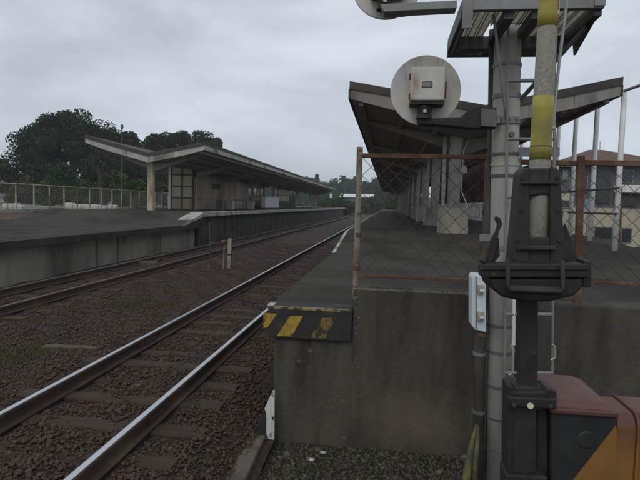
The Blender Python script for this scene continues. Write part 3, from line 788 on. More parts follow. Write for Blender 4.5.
# lattice window screen
ls = empty('lattice_screen', (-11.5, 30, LH), 'cream lattice window screen standing behind the first canopy posts', 'screen')
lx0, lx1 = P(171, 190, 30).x, P(193, 190, 30).x
lz0, lz1 = LH, P(180, 163, 30).z
box(lx0 - 0.12, lx0, 29.93, 30.07, lz0, lz1 + 0.1).build('post', 'white_paint', ls)
for i in range(2):
    for j in range(4):
        wx = (lx1 - lx0) / 2; wz = (lz1 - lz0) / 4
        box(lx0 + i * wx + 0.05, lx0 + (i + 1) * wx - 0.05, 29.99, 30.02, lz0 + j * wz + 0.05, lz0 + (j + 1) * wz - 0.05).build('pane', 'pane_cream' if j > 0 else 'brown_wall', ls)
for i in range(3): box(lx0 + i * (lx1 - lx0) / 2 - 0.05 * (i > 0), lx0 + i * (lx1 - lx0) / 2 + 0.05, 29.96, 30.05, lz0, lz1).build('mullion', 'window_frame', ls)
for j in range(5):
    z = lz0 + j * (lz1 - lz0) / 4
    box(lx0 + 0.05, lx1 - 0.05, 29.965, 30.045, z - 0.04, z + 0.04).build('transom', 'window_frame', ls)

# waiting room on the left platform
wr = empty('waiting_room', (-11.5, 40, LH), 'long brown and cream waiting room under the left canopy', 'waiting room')
WX0, WX1 = LPX - 1.9, LPX - 0.3
WY0, WY1 = 31.5, 49.0
box(WX0, WX1, WY0, WY1, LH, CL['zc'] - 0.1).build('wall', 'brown_wall', wr)
box(WX1 - 0.01, WX1 + 0.03, WY0, WY1, LH + 0.62, LH + 0.72).build('dado_rail', 'soffit', wr)
def wpanel(y0, y1, z0, z1, m, nm, pr_=0.025):
    return box(WX1 - 0.02, WX1 + pr_, y0, y1, z0, z1).build(nm, m, wr)
wpanel(40.0, 42.2, LH + 0.75, 3.3, 'cream_wall', 'panel', 0.02)
wpanel(40.0, 42.2, LH + 0.05, LH + 0.6, 'cream_wall', 'panel', 0.02)
dr = wpanel(42.8, 44.3, LH, 3.1, 'grey_wall', 'door', 0.02)
box(WX1 + 0.02, WX1 + 0.03, 43.0, 44.1, LH + 1.0, 2.95).build('pane', 'glass_dark', dr)
for k in range(3):
    wn = wpanel(45 + k * 1.3, 46.1 + k * 1.3, LH + 1.0, 3.1, 'window_frame', 'window', 0.03)
    box(WX1 + 0.03, WX1 + 0.036, 45.08 + k * 1.3, 46.02 + k * 1.3, LH + 1.08, 3.02).build('pane', 'pane_cream' if k == 1 else 'glass_dark', wn)
sg = wpanel(34.2, 35.8, 2.6, 2.95, 'window_frame', 'sign_board', 0.04)
nb = empty('notice_box', (-10.2, 47, LH), 'white low cabinet standing between the left canopy posts', 'cabinet')
n0, n1 = -10.35, -10.0
yA, yB = PX(263, 205, -10.2).y, PX(277, 205, -10.2).y
box(n0, n1, yA, yB, LH + 0.1, LH + 1.0).build('body', 'white_paint', nb, bevel=0.02)
box(n0 - 0.03, n1 + 0.03, yA - 0.03, yB + 0.03, LH + 1.0, LH + 1.05).build('top', 'white_paint', nb)
box(n0 + 0.04, n1 - 0.04, yA + 0.05, yB - 0.05, LH, LH + 0.1).build('plinth', 'window_frame', nb)
for k, (px, lb) in enumerate([(220.5, 'small grey bin against the brown waiting room wall'), (230, 'small pale bin beside the third canopy post'), (251, 'cream bin by the waiting room door')]):
    y = PX(px, 206, -10.6).y
    t = empty('bin', (-10.6, y, LH), lb, 'bin')
    MB().hexa([(-10.82, y - 0.2, LH), (-10.38, y - 0.2, LH), (-10.38, y + 0.2, LH), (-10.82, y + 0.2, LH), (-10.86, y - 0.24, LH + 0.6), (-10.34, y - 0.24, LH + 0.6), (-10.34, y + 0.24, LH + 0.6), (-10.86, y + 0.24, LH + 0.6)]).build('body', 'pale_concrete' if k == 0 else 'column_paint', t, bevel=0.02)
    box(-10.88, -10.32, y - 0.26, y + 0.26, LH + 0.6, LH + 0.65).build('lid', 'brown_wall', t)
# far shelter panels at the end of the left platform
sh = empty('glazed_shelter', (-11, 52, LH), 'row of brown-framed window panels farther along the left platform', 'shelter')
for k in range(6):
    y = 51.5 + 2.1 * k
    fr = box(-11.1, -11.0, y, y + 1.9, LH + 0.0, 3.3).build('frame', 'window_frame', sh)
    for a in range(2):
        for b in range(2):
            box(-11.0, -10.99, y + 0.1 + a * 0.9, y + 0.9 + a * 0.9, LH + 0.75 + b * 0.65, LH + 1.33 + b * 0.65).build('pane', 'pane_cream' if (k < 4) else 'glass_dark', fr)
box(-11.06, -10.9, 51.5, 64.0, 3.3, 3.4).build('head_beam', 'window_frame', sh)

# ------------------------------------------------------------------ posts beside the tracks
z0 = -0.2
bp_ = PZ(229, 268, z0); Yq = bp_.y
t = empty('trackside_post', bp_, 'short pale concrete post standing between the two tracks', 'post')
s = mpp(229, 250, Yq)
MB().prism([P(a, b, Yq) for a, b in [(227, 270), (230.2, 270), (231.3, 239.5), (230.2, 238.6), (228.6, 238.6), (227.8, 239.5)]], (0, 0.1, 0)).build('post_body', 'pale_concrete', t, bevel=0.008)
MB().prism([P(a, b, Yq - 0.006) for a, b in [(227.5, 254), (231, 254), (231, 255.5), (227.5, 255.5)]], (0, 0.112, 0)).build('band', 'black_metal', t)
t = empty('switch_stand', P(224, 269, Yq - 0.1), 'thin stake with orange-red lamp head beside the short concrete post', 'marker')
MB().tube(P(223.2, 270, Yq - 0.1), P(224.4, 246, Yq - 0.1), 0.02, 8).build('stake', 'pale_concrete', t)
c = P(223, 242, Yq - 0.1)
MB().path([c + Vector((0, -0.06, 0)), c + Vector((0, -0.05, 0)), c + Vector((0, 0.06, 0)), c + Vector((0, 0.08, 0))], [0.02, 0.055, 0.06, 0.03], 12).build('lamp_head', 'red_paint', t, smooth=True)
b0 = PZ(211, 271, z0)
t = empty('dark_stake', b0, 'thin dark iron stake between the tracks left of the concrete post', 'stake')
MB().tube(b0 - Vector((0, 0, 0.1)), P(209.5, 222, b0.y), 0.02, 6).build('rod', 'conduit', t)
MB().box(b0.x - 0.07, b0.x + 0.07, b0.y - 0.01, b0.y + 0.01, P(210, 243, b0.y).z - 0.05, P(210, 243, b0.y).z + 0.05).build('plate', 'conduit', t)
# rusty plate between the far rails
q = PZ(148, 264, -0.12)
tag(MB().hexa([(q.x - 0.45, q.y - 0.2, -0.2), (q.x + 0.35, q.y - 0.2, -0.2), (q.x + 0.3, q.y + 0.3, -0.2), (q.x - 0.3, q.y + 0.3, -0.2),
               (q.x - 0.4, q.y - 0.15, -0.04), (q.x + 0.3, q.y - 0.15, -0.06), (q.x + 0.2, q.y + 0.25, -0.03), (q.x - 0.25, q.y + 0.25, -0.05)]).build('track_box', 'rail_side', bevel=0.03), 'low reddish box lying between the farther rails', 'box')

# ------------------------------------------------------------------ concrete mast with ladder
YP = 3.9
mr = 13.2 * mpp(505, 200, YP)
base = P(498, 480, YP); base.z = -0.4
ms_ = empty('concrete_mast', base, 'round grey concrete mast with ladder and steel bands beside the barrier', 'mast')
mt, mb0 = P(509, -20, YP), P(498, 480, YP)
dirm = (mt - mb0)
def mast_pt(py):
    u = (480 - py) / 500.0
    return mb0 + dirm * u
tt = mast_pt(-190)
bb = mb0 - dirm.normalized() * 0.8
MB().tube(bb, tt, mr * 1.03, 28, mr * 0.95).build('pole', 'mast_concrete', ms_, smooth=True)
ax = dirm.normalized()
for py, h, m_, ex in [(62, 0.02, 'galvanised', 0.004), (92, 0.03, 'galvanised', 0.004), (116, 0.045, 'galvanised', 0.01), (148, 0.018, 'galvanised_dull', 0.006),
                      (158, 0.022, 'latch', 0.004), (169, 0.018, 'galvanised_dull', 0.008), (240, 0.03, 'galvanised', 0.008), (318, 0.02, 'galvanised_dull', 0.006), (345, 0.02, 'galvanised_dull', 0.006), (380, 0.02, 'galvanised_dull', 0.006), (413, 0.015, 'galvanised_dull', 0.004), (445, 0.015, 'galvanised_dull', 0.004)]:
    c = mast_pt(py)
    MB().tube(c - ax * h / 2, c + ax * h / 2, mr + ex, 28).build('band', m_, ms_, smooth=False)
# band ear and bolts at the perforated band
c = mast_pt(116)
box(c.x - mr * 0.9, c.x - mr * 0.65, c.y - mr - 0.03, c.y - mr * 0.55, c.z - 0.03, c.z + 0.03).build('band_ear', 'galvanised', ms_, bevel=0.004)
for k in range(5):
    a = R(-150 + 30 * k)
    o_ = Vector((math.cos(a), math.sin(a), 0)) * (mr + 0.008)
    MB().tube(c + o_, c + o_ * 1.08, 0.01, 8).build('bolt', 'galvanised_dull', ms_)
MB().tube(mast_pt(130) + Vector((0.02, -mr - 0.02, 0)), mast_pt(130) + Vector((0.02, -mr + 0.01, 0)), 0.018, 8).build('bolt', 'galvanised_dull', ms_)
# side bracket plate
MB().prism([P(a, b, YP - 0.05) for a, b in [(518, 147), (560, 147), (560, 156), (518, 156)]], (0, 0.04, 0)).build('bracket_plate', 'galvanised', ms_, bevel=0.003)
# ladder
YL = YP - mr - 0.05
def lad(px_t, px_b): return [P(px_t, -60, YL), P(px_b, 430, YL)]
l0, l1 = lad(509, 504), lad(556, 552)
for a, b in (l0, l1):
    MB().tube(a, b, 0.009, 8).build('ladder_rail', 'galvanised', ms_)
for k in range(-2, 7):
    py = 22 + 58.5 * k
    MB().tube(P(508.5 - py * 0.009, py, YL), P(555.5 - py * 0.008, py, YL), 0.012, 8).build('rung', 'galvanised', ms_)
for px, y0_, y1_ in ((514, 300, 345),):
    MB().tube(P(px, y0_, YL), P(px - 0.5, y1_, YL), 0.012, 8).build('white_conduit', 'white_paint', ms_)
for px, ya_, yb_ in ((513, 345, 375), (555, 344, 360)):
    MB().path([P(px - 3, ya_, YL - 0.01), P(px, ya_ + 3, YL - 0.01), P(px, yb_ - 2, YL - 0.01), P(px - 4, yb_, YL - 0.01)], 0.007, 6).build('ladder_clip', 'latch', ms_)
# cable rods up to the work platform
MB().path([P(487, -30, 3.5), P(492, 0, 3.55), P(499, 60, 3.65), P(506, 117, YP - mr - 0.02)], 0.009, 8).build('stay_rod', 'steel_rod', ms_)
# dark conduit on its left
MB().path([P(492, 30, YP + 0.05), P(491, 150, YP + 0.05), P(486, 270, YP + 0.02), P(480, 340, YP - 0.02), P(478, 500, YP - 0.02)], [0.02, 0.025, 0.03, 0.038, 0.042], 12).build('conduit', 'conduit', ms_, smooth=True)
MB().tube(P(479.5, 352, YP - 0.02), P(479.4, 355, YP - 0.02), 0.046, 12).build('conduit_clip', 'galvanised', ms_)
MB().tube(P(478.8, 410, YP - 0.02), P(478.7, 413, YP - 0.02), 0.047, 12).build('conduit_clip', 'galvanised_dull', ms_)
MB().prism([P(a, b, YP - 0.14) for a, b in [(480, 234), (491, 234), (491, 241), (480, 241)]], (0, 0.02, 0)).build('small_plate', 'galvanised', ms_)

cb = empty('wall_cabinet', P(479, 333, YP - 0.1), 'narrow pale blue-white steel box clamped to the mast', 'cabinet')
MB().prism([P(a, b, YP - 0.22) for a, b in [(472, 278), (474, 274.5), (486, 276), (486.5, 333), (475, 330), (472, 326)]], (0, 0.16, 0)).build('body', 'cabinet', cb, bevel=0.008)
MB().prism([P(a, b, YP - 0.225) for a, b in [(475.6, 277), (476.6, 277), (476.8, 329), (475.8, 329)]], (0, 0.02, 0)).build('door_seam', 'galvanised_dull', cb)
for py in (290, 317):
    l = MB().prism([P(a, b + py, YP - 0.245) for a, b in [(478, -5), (484, -5), (484, 5), (478, 4)]], (0, 0.03, 0)).build('latch', 'latch', cb, bevel=0.003)
    MB().tube(P(480, py + 1, YP - 0.26), P(484, py + 1, YP - 0.26), 0.01, 8).build('handle', 'cabinet', l)
MB().prism([P(a, b, YP - 0.2) for a, b in [(478, 332), (486, 333.5), (486, 337), (478, 336)]], (0, 0.1, 0)).build('foot', 'rust', cb)

gy = empty('guy_wire_guard', P(472, 480, YP - 0.15), 'faded yellow plastic guard over cables at the mast foot', 'cable guard')
MB().path([P(477, 424, YP - 0.12), P(473.5, 438, YP - 0.15), P(469, 460, YP - 0.2), P(463, 500, YP - 0.28)], [0.007, 0.018, 0.026, 0.03], 10).build('guard_tube', 'guard_yellow', gy, smooth=True)
MB().path([P(478.5, 426, YP - 0.14), P(477.5, 440, YP - 0.18), P(475.5, 460, YP - 0.2), P(473, 500, YP - 0.22)], [0.007, 0.014, 0.02, 0.024], 10).build('guard_tube', 'guard_yellow', gy, smooth=True)

# ------------------------------------------------------------------ work platform near the mast top
HZ = 2.95
wx0, wx1, wy0, wy1 = 0.405, 1.215, 3.41, 4.27
wp = empty('work_platform', ((wx0 + wx1) / 2, 3.8, HZ), 'galvanised steel work platform with grating around the mast top', 'platform')
box(wx0, wx1, wy0, wy0 + 0.045, HZ - 0.01, HZ + 0.07).build('edge_beam', 'galvanised', wp, bevel=0.004)
box(wx0, wx1, wy1 - 0.05, wy1, HZ - 0.06, HZ + 0.05).build('edge_beam', 'galvanised_dull', wp, bevel=0.004)
box(wx0 - 0.003, wx0 + 0.045, wy0 + 0.045, wy1 - 0.05, HZ - 0.04, HZ + 0.06).build('side_beam', 'galvanised_dull', wp, bevel=0.004)
box(wx1 - 0.045, wx1 + 0.003, wy0 + 0.045, wy1 - 0.05, HZ - 0.04, HZ + 0.06).build('side_beam', 'galvanised_dull', wp, bevel=0.004)
ymid = 4.02
box(wx0 + 0.046, wx1 - 0.046, ymid - 0.045, ymid + 0.045, HZ - 0.08, HZ + 0.008).build('cross_beam', 'galvanised_dull', wp, bevel=0.004)
pc = P(507, 40, YP)
box(pc.x - mr - 0.02, pc.x - mr + 0.04, wy0 + 0.046, wy1 - 0.052, HZ - 0.05, HZ + 0.004).build('cross_beam', 'galvanised_dull', wp)
box(pc.x + mr - 0.04, pc.x + mr + 0.02, wy0 + 0.046, wy1 - 0.052, HZ - 0.05, HZ + 0.004).build('cross_beam', 'galvanised_dull', wp)
npl = 12
for i in range(npl):
    a = wx0 + 0.05 + (wx1 - wx0 - 0.1) * i / npl; b = a + (wx1 - wx0 - 0.1) / npl * 0.8
    if b > pc.x - mr - 0.0 and a < pc.x + mr + 0.0: ye = YP - mr - 0.03
    else: ye = wy1 - 0.053
    pb_ = MB()
    pb_.box(a, a + 0.006, wy0 + 0.05, ye, HZ + 0.01, HZ + 0.04).box(b - 0.006, b, wy0 + 0.05, ye, HZ + 0.01, HZ + 0.04)
    for k in range(int((ye - wy0 - 0.05) / 0.0135)):
        yk = wy0 + 0.052 + 0.0135 * k
        pb_.box(a + 0.006, b - 0.006, yk, yk + 0.0045, HZ + 0.018, HZ + 0.026)
    pb_.build('plank', 'grating', wp)
for x, y, w_ in ((wx0, wy0 - 0.012, 0.06), (wx1 - 0.06, wy0 - 0.012, 0.06), (wx0 + 0.62, wy1 - 0.06, 0.04), (wx0 + 0.1, wy1 - 0.06, 0.04)):
    box(x, x + w_, y, y + 0.011, HZ - (0.12 if x == wx0 else 0.0), HZ + 1.0).build('guard_post', 'galvanised', wp)
    box(x, x + 0.009, y + 0.011, y + 0.05 if y > 4 else y + 0.012, HZ + 0.08, HZ + 1.0).build('guard_post', 'galvanised', wp)
for z_ in (0.55, 1.0):
    MB().tube((wx0 + 0.02, wy0 - 0.03, HZ + z_), (wx1 - 0.02, wy0 - 0.03, HZ + z_), 0.016, 8).build('guard_rail', 'galvanised', wp)
# brace from the right side down to the mast
MB().prism([(wx1 - 0.02, wy0 + 0.1, HZ - 0.04), (wx1 - 0.02, wy0 + 0.5, HZ - 0.04), (wx1 - 0.02, wy0 + 0.45, HZ - 0.16)], (0.012, 0, 0)).build('gusset', 'galvanised_dull', wp)
MB().tube((wx1 - 0.03, wy0 + 0.2, HZ - 0.05), mast_pt(98) + Vector((mr * 0.8, 0, 0)), 0.016, 6).build('brace', 'galvanised_dull', wp)
MB().tube((wx0 + 0.03, wy0 + 0.2, HZ - 0.05), (wx0 + 0.03, wy1 - 0.08, HZ - 0.055), 0.014, 6).build('brace', 'galvanised_dull', wp)

# ------------------------------------------------------------------ signal heads seen from behind
def signal(cx, cy, rpx, Y, label):
    c = P(cx, cy, Y); s = mpp(cx, cy, Y); r = rpx * s
    t = empty('signal_head', c, label, 'signal', 'round signal heads on the mast')
    d = MB().path([c + Vector((0, 0, 0)), c + Vector((0, 0.0, 0)) + Vector((0, 0.004, 0)), c + Vector((0, 0.012, 0)), c + Vector((0, 0.016, 0))], [r * 0.985, r, r, r * 0.985], 64).build('back_plate', 'signal_grey', t, smooth=False)
    def bx(a, b, e, f, y0, y1, nm, m, par=t, bev=0.004):
        q = [c + Vector((a * s, 0, -f * s)), c + Vector((b * s, 0, -e * s))]
        return box(q[0].x, q[1].x, c.y + y0, c.y + y1, q[0].z, q[1].z).build(nm, m, par, bevel=bev)
    hb = bx(-15.5, 17, -18, 14, -0.15, -0.002, 'housing', 'signal_box', bev=0.012)
    bx(-15.8, 17.3, 12.5, 17, -0.13, -0.01, 'housing_flange', 'conduit')
    bx(-5, 5, -4, 2, -0.153, -0.14, 'name_plate', 'conduit', hb, 0.001)
    bx(-4.2, 4.2, -3.2, 1.2, -0.155, -0.15, 'plate_face', 'galvanised', hb, 0.0)
    for e in (-13, 6):
        bx(-16.8, -15.4, e, e + 5, -0.12, -0.06, 'hinge', 'conduit', hb)
    bx(16.8, 19, -5, 10, -0.12, -0.07, 'hasp', 'rust', hb)
    # hood and lens on the far side
    MB().tube(c + Vector((0, 0.016, 0)), c + Vector((0, 0.3, 0.01)), 0.11, 20).build('lens_hood', 'black_metal', t)
    # swivel below the box
    q0 = c + Vector((-1 * s, -0.07, -15 * s))
    MB().path([q0, q0 - Vector((0, 0, 4 * s)), q0 - Vector((0, 0, 10 * s)), q0 - Vector((0, 0, 15 * s))], [6.5 * s, 7.5 * s, 6.5 * s, 8.5 * s], 14).build('swivel', 'black_metal', t)
    MB().tube(q0 + Vector((0, -7.4 * s, -8.5 * s)), q0 + Vector((0, -9 * s, -8.5 * s)), 0.012, 8).build('swivel_bolt', 'latch', t)
    return t, c, s
YS = 3.75
s1, c1, sc1 = signal(425.5, 90.5, 34.8, YS, 'lower round signal head seen from behind, with a square box on its back')
# cast bracket to the mast
MB().prism([P(a, b, YS - 0.1) for a, b in [(417, 119), (430, 118), (461, 117), (468, 110), (481, 105), (497, 108), (497, 128), (470, 128), (440, 125), (419, 124)]], (0, 0.09, 0)).build('bracket', 'black_metal', s1, bevel=0.006)
MB().prism([P(a, b, YS - 0.12) for a, b in [(481, 108), (497, 110), (497, 127), (481, 126)]], (0, 0.13, 0)).build('bracket_clamp', 'galvanised_dull', s1, bevel=0.004)
YS2 = 3.55
s2, c2, sc2 = signal(387, -16.5, 35, YS2, 'upper round signal head, mostly cut off by the top edge of the photo')
MB().prism([P(a, b, YS2 - 0.16) for a, b in [(380, 4), (457, 0), (457, 8), (384, 12)]], (0, 0.1, 0)).build('support_beam', 'galvanised', s2, bevel=0.004)
MB().prism([P(a, b, YS2 - 0.05) for a, b in [(385, 10), (432, 7), (420, 12), (402, 15), (390, 14)]], (0, 0.04, 0)).build('support_plate', 'galvanised_dull', s2)

# ------------------------------------------------------------------ crossing barrier
YA = 2.02
gate = empty('crossing_barrier', (P(560, 480, YA).x, YA, -0.4), 'level crossing barrier with raised yellow-banded arm and brown-yellow machine', 'barrier')
a0, a1 = P(540, 164, YA), P(549, 0, YA)
ad_ = (a1 - a0) / 164.0                                    # per pixel row
def arm_pt(py): return a0 + ad_ * (164 - py)
ra_ = 10.4 * mpp(540, 164, YA)
def arm_r(py): return ra_ * (1 - 0.00055 * (164 - py))
arm = MB().path([arm_pt(300), arm_pt(192), arm_pt(188), arm_pt(-1050)], [arm_r(200) * 1.12, arm_r(200) * 1.12, arm_r(188) * 0.97, arm_r(-1050) * 0.97], 24).build('arm', 'sleeve_grey', gate, smooth=True)
for ya_, yb_ in [(160, 96), (27, -42), (-112, -180), (-250, -320), (-390, -460), (-530, -600), (-670, -740)]:
    n_ = 5
    pts = [arm_pt(ya_ + (yb_ - ya_) * k / n_) for k in range(n_ + 1)]
    MB().path(pts, [arm_r(ya_ + (yb_ - ya_) * k / n_) for k in range(n_ + 1)], 24).build('yellow_band', 'sleeve_yellow', arm, smooth=True)
for py in (154, 147):
    MB().tube(arm_pt(py), arm_pt(py - 1.0), arm_r(py) * 1.015, 24).build('tape_edge', 'guard_yellow', arm)
# small red and white tag near the top
tg = MB().prism([P(a, b, YA - 0.02) for a, b in [(554.5, 14), (559.5, 14), (560.5, -12), (555.5, -12)]], (0, 0.02, 0)).build('tag', 'white_paint', arm, bevel=0.001)
MB().prism([P(a, b, YA - 0.022) for a, b in [(557, 9), (559.2, 9), (560, -10), (558, -10)]], (0, 0.003, 0)).build('tag_print', 'red_paint', arm)
MB().path([P(571, -30, YA), P(567, 0, YA), P(559.5, 60, YA - 0.0), P(553.5, 118, YA - 0.0), P(552.5, 128, YA)], 0.0052, 8).build('stay_wire', 'steel_rod', gate)
MB().tube(P(548, 128, YA - 0.01), P(555, 128, YA - 0.01), 0.007, 8).build('stay_bolt', 'latch', gate)

def ppx(poly, Y, th, name, m, par, bev=0.006):
    return MB().prism([P(a, b, Y) for a, b in poly], (0, th, 0)).build(name, m, par, bevel=bev)
hd = ppx([(521, 172), (524.5, 167.5), (530, 167), (529.5, 276), (511, 276), (516, 228)], YA - 0.055, 0.12, 'arm_holder', 'black_rubber', gate)
ppx([(550, 167), (557, 167.5), (561, 172), (563.5, 228), (570, 276), (550.5, 276)], YA - 0.055, 0.12, 'holder_cheek', 'black_rubber', hd)
ppx([(528, 168), (552, 168), (552, 194), (528, 196)], YA - 0.048, 0.02, 'holder_top', 'black_rubber', hd)
ppx([(528, 237), (552, 237), (552, 276), (528, 276)], YA - 0.048, 0.02, 'holder_bottom', 'black_rubber', hd)
ppx([(521.5, 181), (560, 181), (560, 184), (521.5, 184)], YA - 0.066, 0.03, 'rib', 'black_rubber', hd, 0.003)
ppx([(517, 246), (556, 246), (556, 250), (517, 250)], YA - 0.07, 0.03, 'rib', 'black_rubber', hd, 0.003)
ppx([(527, 262), (547, 262), (546, 265), (528, 265)], YA - 0.052, 0.01, 'worn_mark', 'guard_yellow', hd, 0)
for bx_, by_ in ((521, 178), (557, 178), (518, 240), (560, 240), (514, 258), (566, 258), (521, 210), (558, 210)):
    MB().tube(P(bx_, by_, YA - 0.056), P(bx_, by_, YA - 0.063), 0.0062, 6).build('bolt', 'black_metal', hd)
cbx = ppx([(482, 264), (588, 264), (588, 278), (482, 278)], YA - 0.13, 0.08, 'crossbar', 'black_metal', gate)
ppx([(481, 268), (589, 268), (589, 270), (481, 270)], YA - 0.137, 0.04, 'crossbar_rib', 'black_metal', cbx, 0.002)
ppx([(584, 260), (592, 261), (592, 287), (583, 288)], YA - 0.12, 0.08, 'end_lug', 'black_metal', cbx)
ppx([(482, 259), (487, 259), (487, 264), (482, 264)], YA - 0.12, 0.08, 'end_lug', 'black_metal', cbx)
ppx([(490, 278), (584, 278), (583, 288), (575, 296), (550, 302), (524, 302), (502, 297), (492, 289)], YA - 0.12, 0.2, 'counterweight_pan', 'black_metal', gate, 0.01)
MB().path([P(508, 258, YA - 0.16), P(508, 285, YA - 0.17), P(510, 290, YA - 0.175), P(560, 292, YA - 0.175), P(563.5, 288, YA - 0.17), P(562, 260, YA - 0.16)], 0.0075, 8).build('handle', 'black_rubber', gate, smooth=True)
ppx([(509, 285.5), (562, 287.5), (562, 296), (509, 294)], YA - 0.165, 0.025, 'handle_plate', 'black_rubber', gate, 0.008)
ppx([(496.5, 216), (501, 219), (502.5, 224), (499, 232), (497, 246), (494, 258), (490, 265), (485.5, 265), (487, 252), (490, 242), (496, 231), (498, 224), (495, 219)], YA - 0.07, 0.02, 'lever', 'black_metal', gate, 0.002)
ppx([(490, 245), (499, 238), (500, 256), (494, 263), (488, 263)], YA - 0.05, 0.015, 'lever_web', 'black_metal', gate, 0.002)
ppx([(561, 228), (566, 224), (580, 264), (566, 275)], YA + 0.0, 0.02, 'side_web', 'black_metal', gate, 0.002)
ppx([(561, 222), (564, 213), (567.5, 212), (566, 219), (563, 227)], YA - 0.0, 0.015, 'latch_tip', 'latch', gate, 0.002)
ppx([(520, 298), (538.5, 298), (538, 392), (519.5, 392)], YA - 0.04, 0.055, 'shaft', 'black_metal', gate)
# crank bracket around the shaft foot
bk = ppx([(508, 386), (513, 385), (515, 392), (544, 392), (546, 388), (557, 391), (557, 399), (513, 397), (513, 474), (507, 478)], YA - 0.1, 0.1, 'crank_bracket', 'black_metal', gate)
ppx([(508, 397), (557, 399), (557, 410), (508, 407)], YA - 0.115, 0.05, 'bracket_plate', 'black_metal', bk)
ppx([(510, 407), (537, 408), (537, 474), (510, 474)], YA - 0.09, 0.08, 'cover_panel', 'hazard_black', bk)
ppx([(537, 410), (548, 410), (548, 476), (537, 476)], YA - 0.06, 0.08, 'gap_panel', 'black_metal', bk)
ppx([(506, 475), (548, 477), (548, 500), (506, 500)], YA - 0.11, 0.11, 'bracket_foot', 'black_metal', bk)
ppx([(515, 387), (543, 387), (545, 394), (513, 394)], YA - 0.07, 0.12, 'collar', 'black_metal', bk)
for bx_, by_ in ((530.5, 406), (514, 405), (551, 406)):
    MB().tube(P(bx_, by_, YA - 0.118), P(bx_, by_, YA - 0.128), 0.011 if bx_ == 530.5 else 0.008, 10).build('bolt', 'latch' if bx_ == 530.5 else 'black_metal', bk)
# machine case: front block
YM0 = 1.93
fp_ = lambda a, b: P(a, b, YM0)
A, B, C, D = fp_(551, 409), fp_(617, 412), fp_(617, 510), fp_(551, 510)
zt = PZ(590, 411, A.z).z
case = MB().prism([A, B, C, D], (0, 0.36, 0)).build('machine_case', 'hazard_black', gate, bevel=0.008)
# yellow hazard corner on the front face
MB().prism([fp_(a, b) - Vector((0, 0.003, 0)) for a, b in [(616, 425), (616.6, 430), (616.6, 509), (550, 509)]], (0, 0.01, 0)).build('hazard_corner', 'machine_yellow', case)
em = MB().path([fp_(586.5, 440) + Vector((0, -0.001, 0)), fp_(586.5, 440) + Vector((0, -0.004, 0))], [9 * mpp(586, 440, YM0), 8 * mpp(586, 440, YM0)], 20).build('round_boss', 'hazard_black', case)
# lid: sloped brown frustum with rim
bl, br = P(551, 384, 2.31), P(596, 386, 2.31)
zl_ = A.z
rim = MB().hexa([(A.x - 0.006, YM0 - 0.012, zl_ - 0.012), (B.x + 0.004, YM0 - 0.012, zl_ - 0.012), (B.x + 0.004, YM0 + 0.37, zl_ - 0.012), (A.x - 0.006, YM0 + 0.37, zl_ - 0.012),
                 (A.x - 0.006, YM0 - 0.012, zl_ + 0.006), (B.x + 0.004, YM0 - 0.012, zl_ + 0.006), (B.x + 0.004, YM0 + 0.37, zl_ + 0.006), (A.x - 0.006, YM0 + 0.37, zl_ + 0.006)]).build('lid_rim', 'machine_brown', case, bevel=0.005)
MB().hexa([(A.x + 0.004, YM0, zl_ + 0.006), (B.x - 0.006, YM0, zl_ + 0.006), (B.x - 0.006, YM0 + 0.36, zl_ + 0.006), (A.x + 0.004, YM0 + 0.36, zl_ + 0.006),
           (A.x + 0.03, YM0 + 0.035, zl_ + 0.026), (B.x - 0.03, YM0 + 0.035, zl_ + 0.026), (B.x - 0.045, YM0 + 0.33, zl_ + 0.026), (A.x + 0.03, YM0 + 0.33, zl_ + 0.026)]).build('lid', 'machine_brown', case, bevel=0.006)
# round-shouldered housing to the right
def shoulder(x0, x1, grow, y0, y1, zt_, zb_, rad, name, m, par):
    pts = []
    y0 -= grow; y1 += grow; zt_ += grow
    for k in range(7):
        a = math.pi - k / 6 * math.pi / 2
        pts.append((x0, y0 + rad + rad * math.cos(a), zt_ - rad + rad * math.sin(a)))
    for k in range(7):
        a = math.pi / 2 - k / 6 * math.pi / 2
        pts.append((x0, y1 - rad + rad * math.cos(a), zt_ - rad + rad * math.sin(a)))
    pts += [(x0, y1, zb_), (x0, y0, zb_)]
    return MB().prism(pts, (x1 - x0, 0, 0)).build(name, m, par, bevel=0.004)
xh0 = B.x + 0.006; xh1 = P(636, 450, YM0).x
zlow = zl_ - 0.075
hs = shoulder(xh0, xh1, 0.0, YM0 + 0.004, YM0 + 0.24, zl_ - 0.008, C.z - 0.3, 0.05, 'housing', 'machine_fade', gate)
shoulder(xh1 + 0.0005, xh1 + 0.012, 0.008, YM0 + 0.004, YM0 + 0.24, zl_ - 0.008, C.z - 0.3, 0.055, 'flange', 'machine_fade', hs)
shoulder(xh1 + 0.0125, xh1 + 0.33, 0.004, YM0 + 0.004, YM0 + 0.24, zl_ - 0.008, C.z - 0.3, 0.05, 'housing', 'machine_fade', gate)
# pedestal below the frame
box(A.x + 0.02, xh1 + 0.3, YM0 + 0.04, YM0 + 0.38, -0.42, C.z - 0.3).build('pedestal', 'dark_concrete', gate, bevel=0.02)
box(A.x + 0.01, B.x - 0.01, YM0 + 0.01, YM0 + 0.35, C.z - 0.3, C.z).build('case_foot', 'hazard_black', gate)

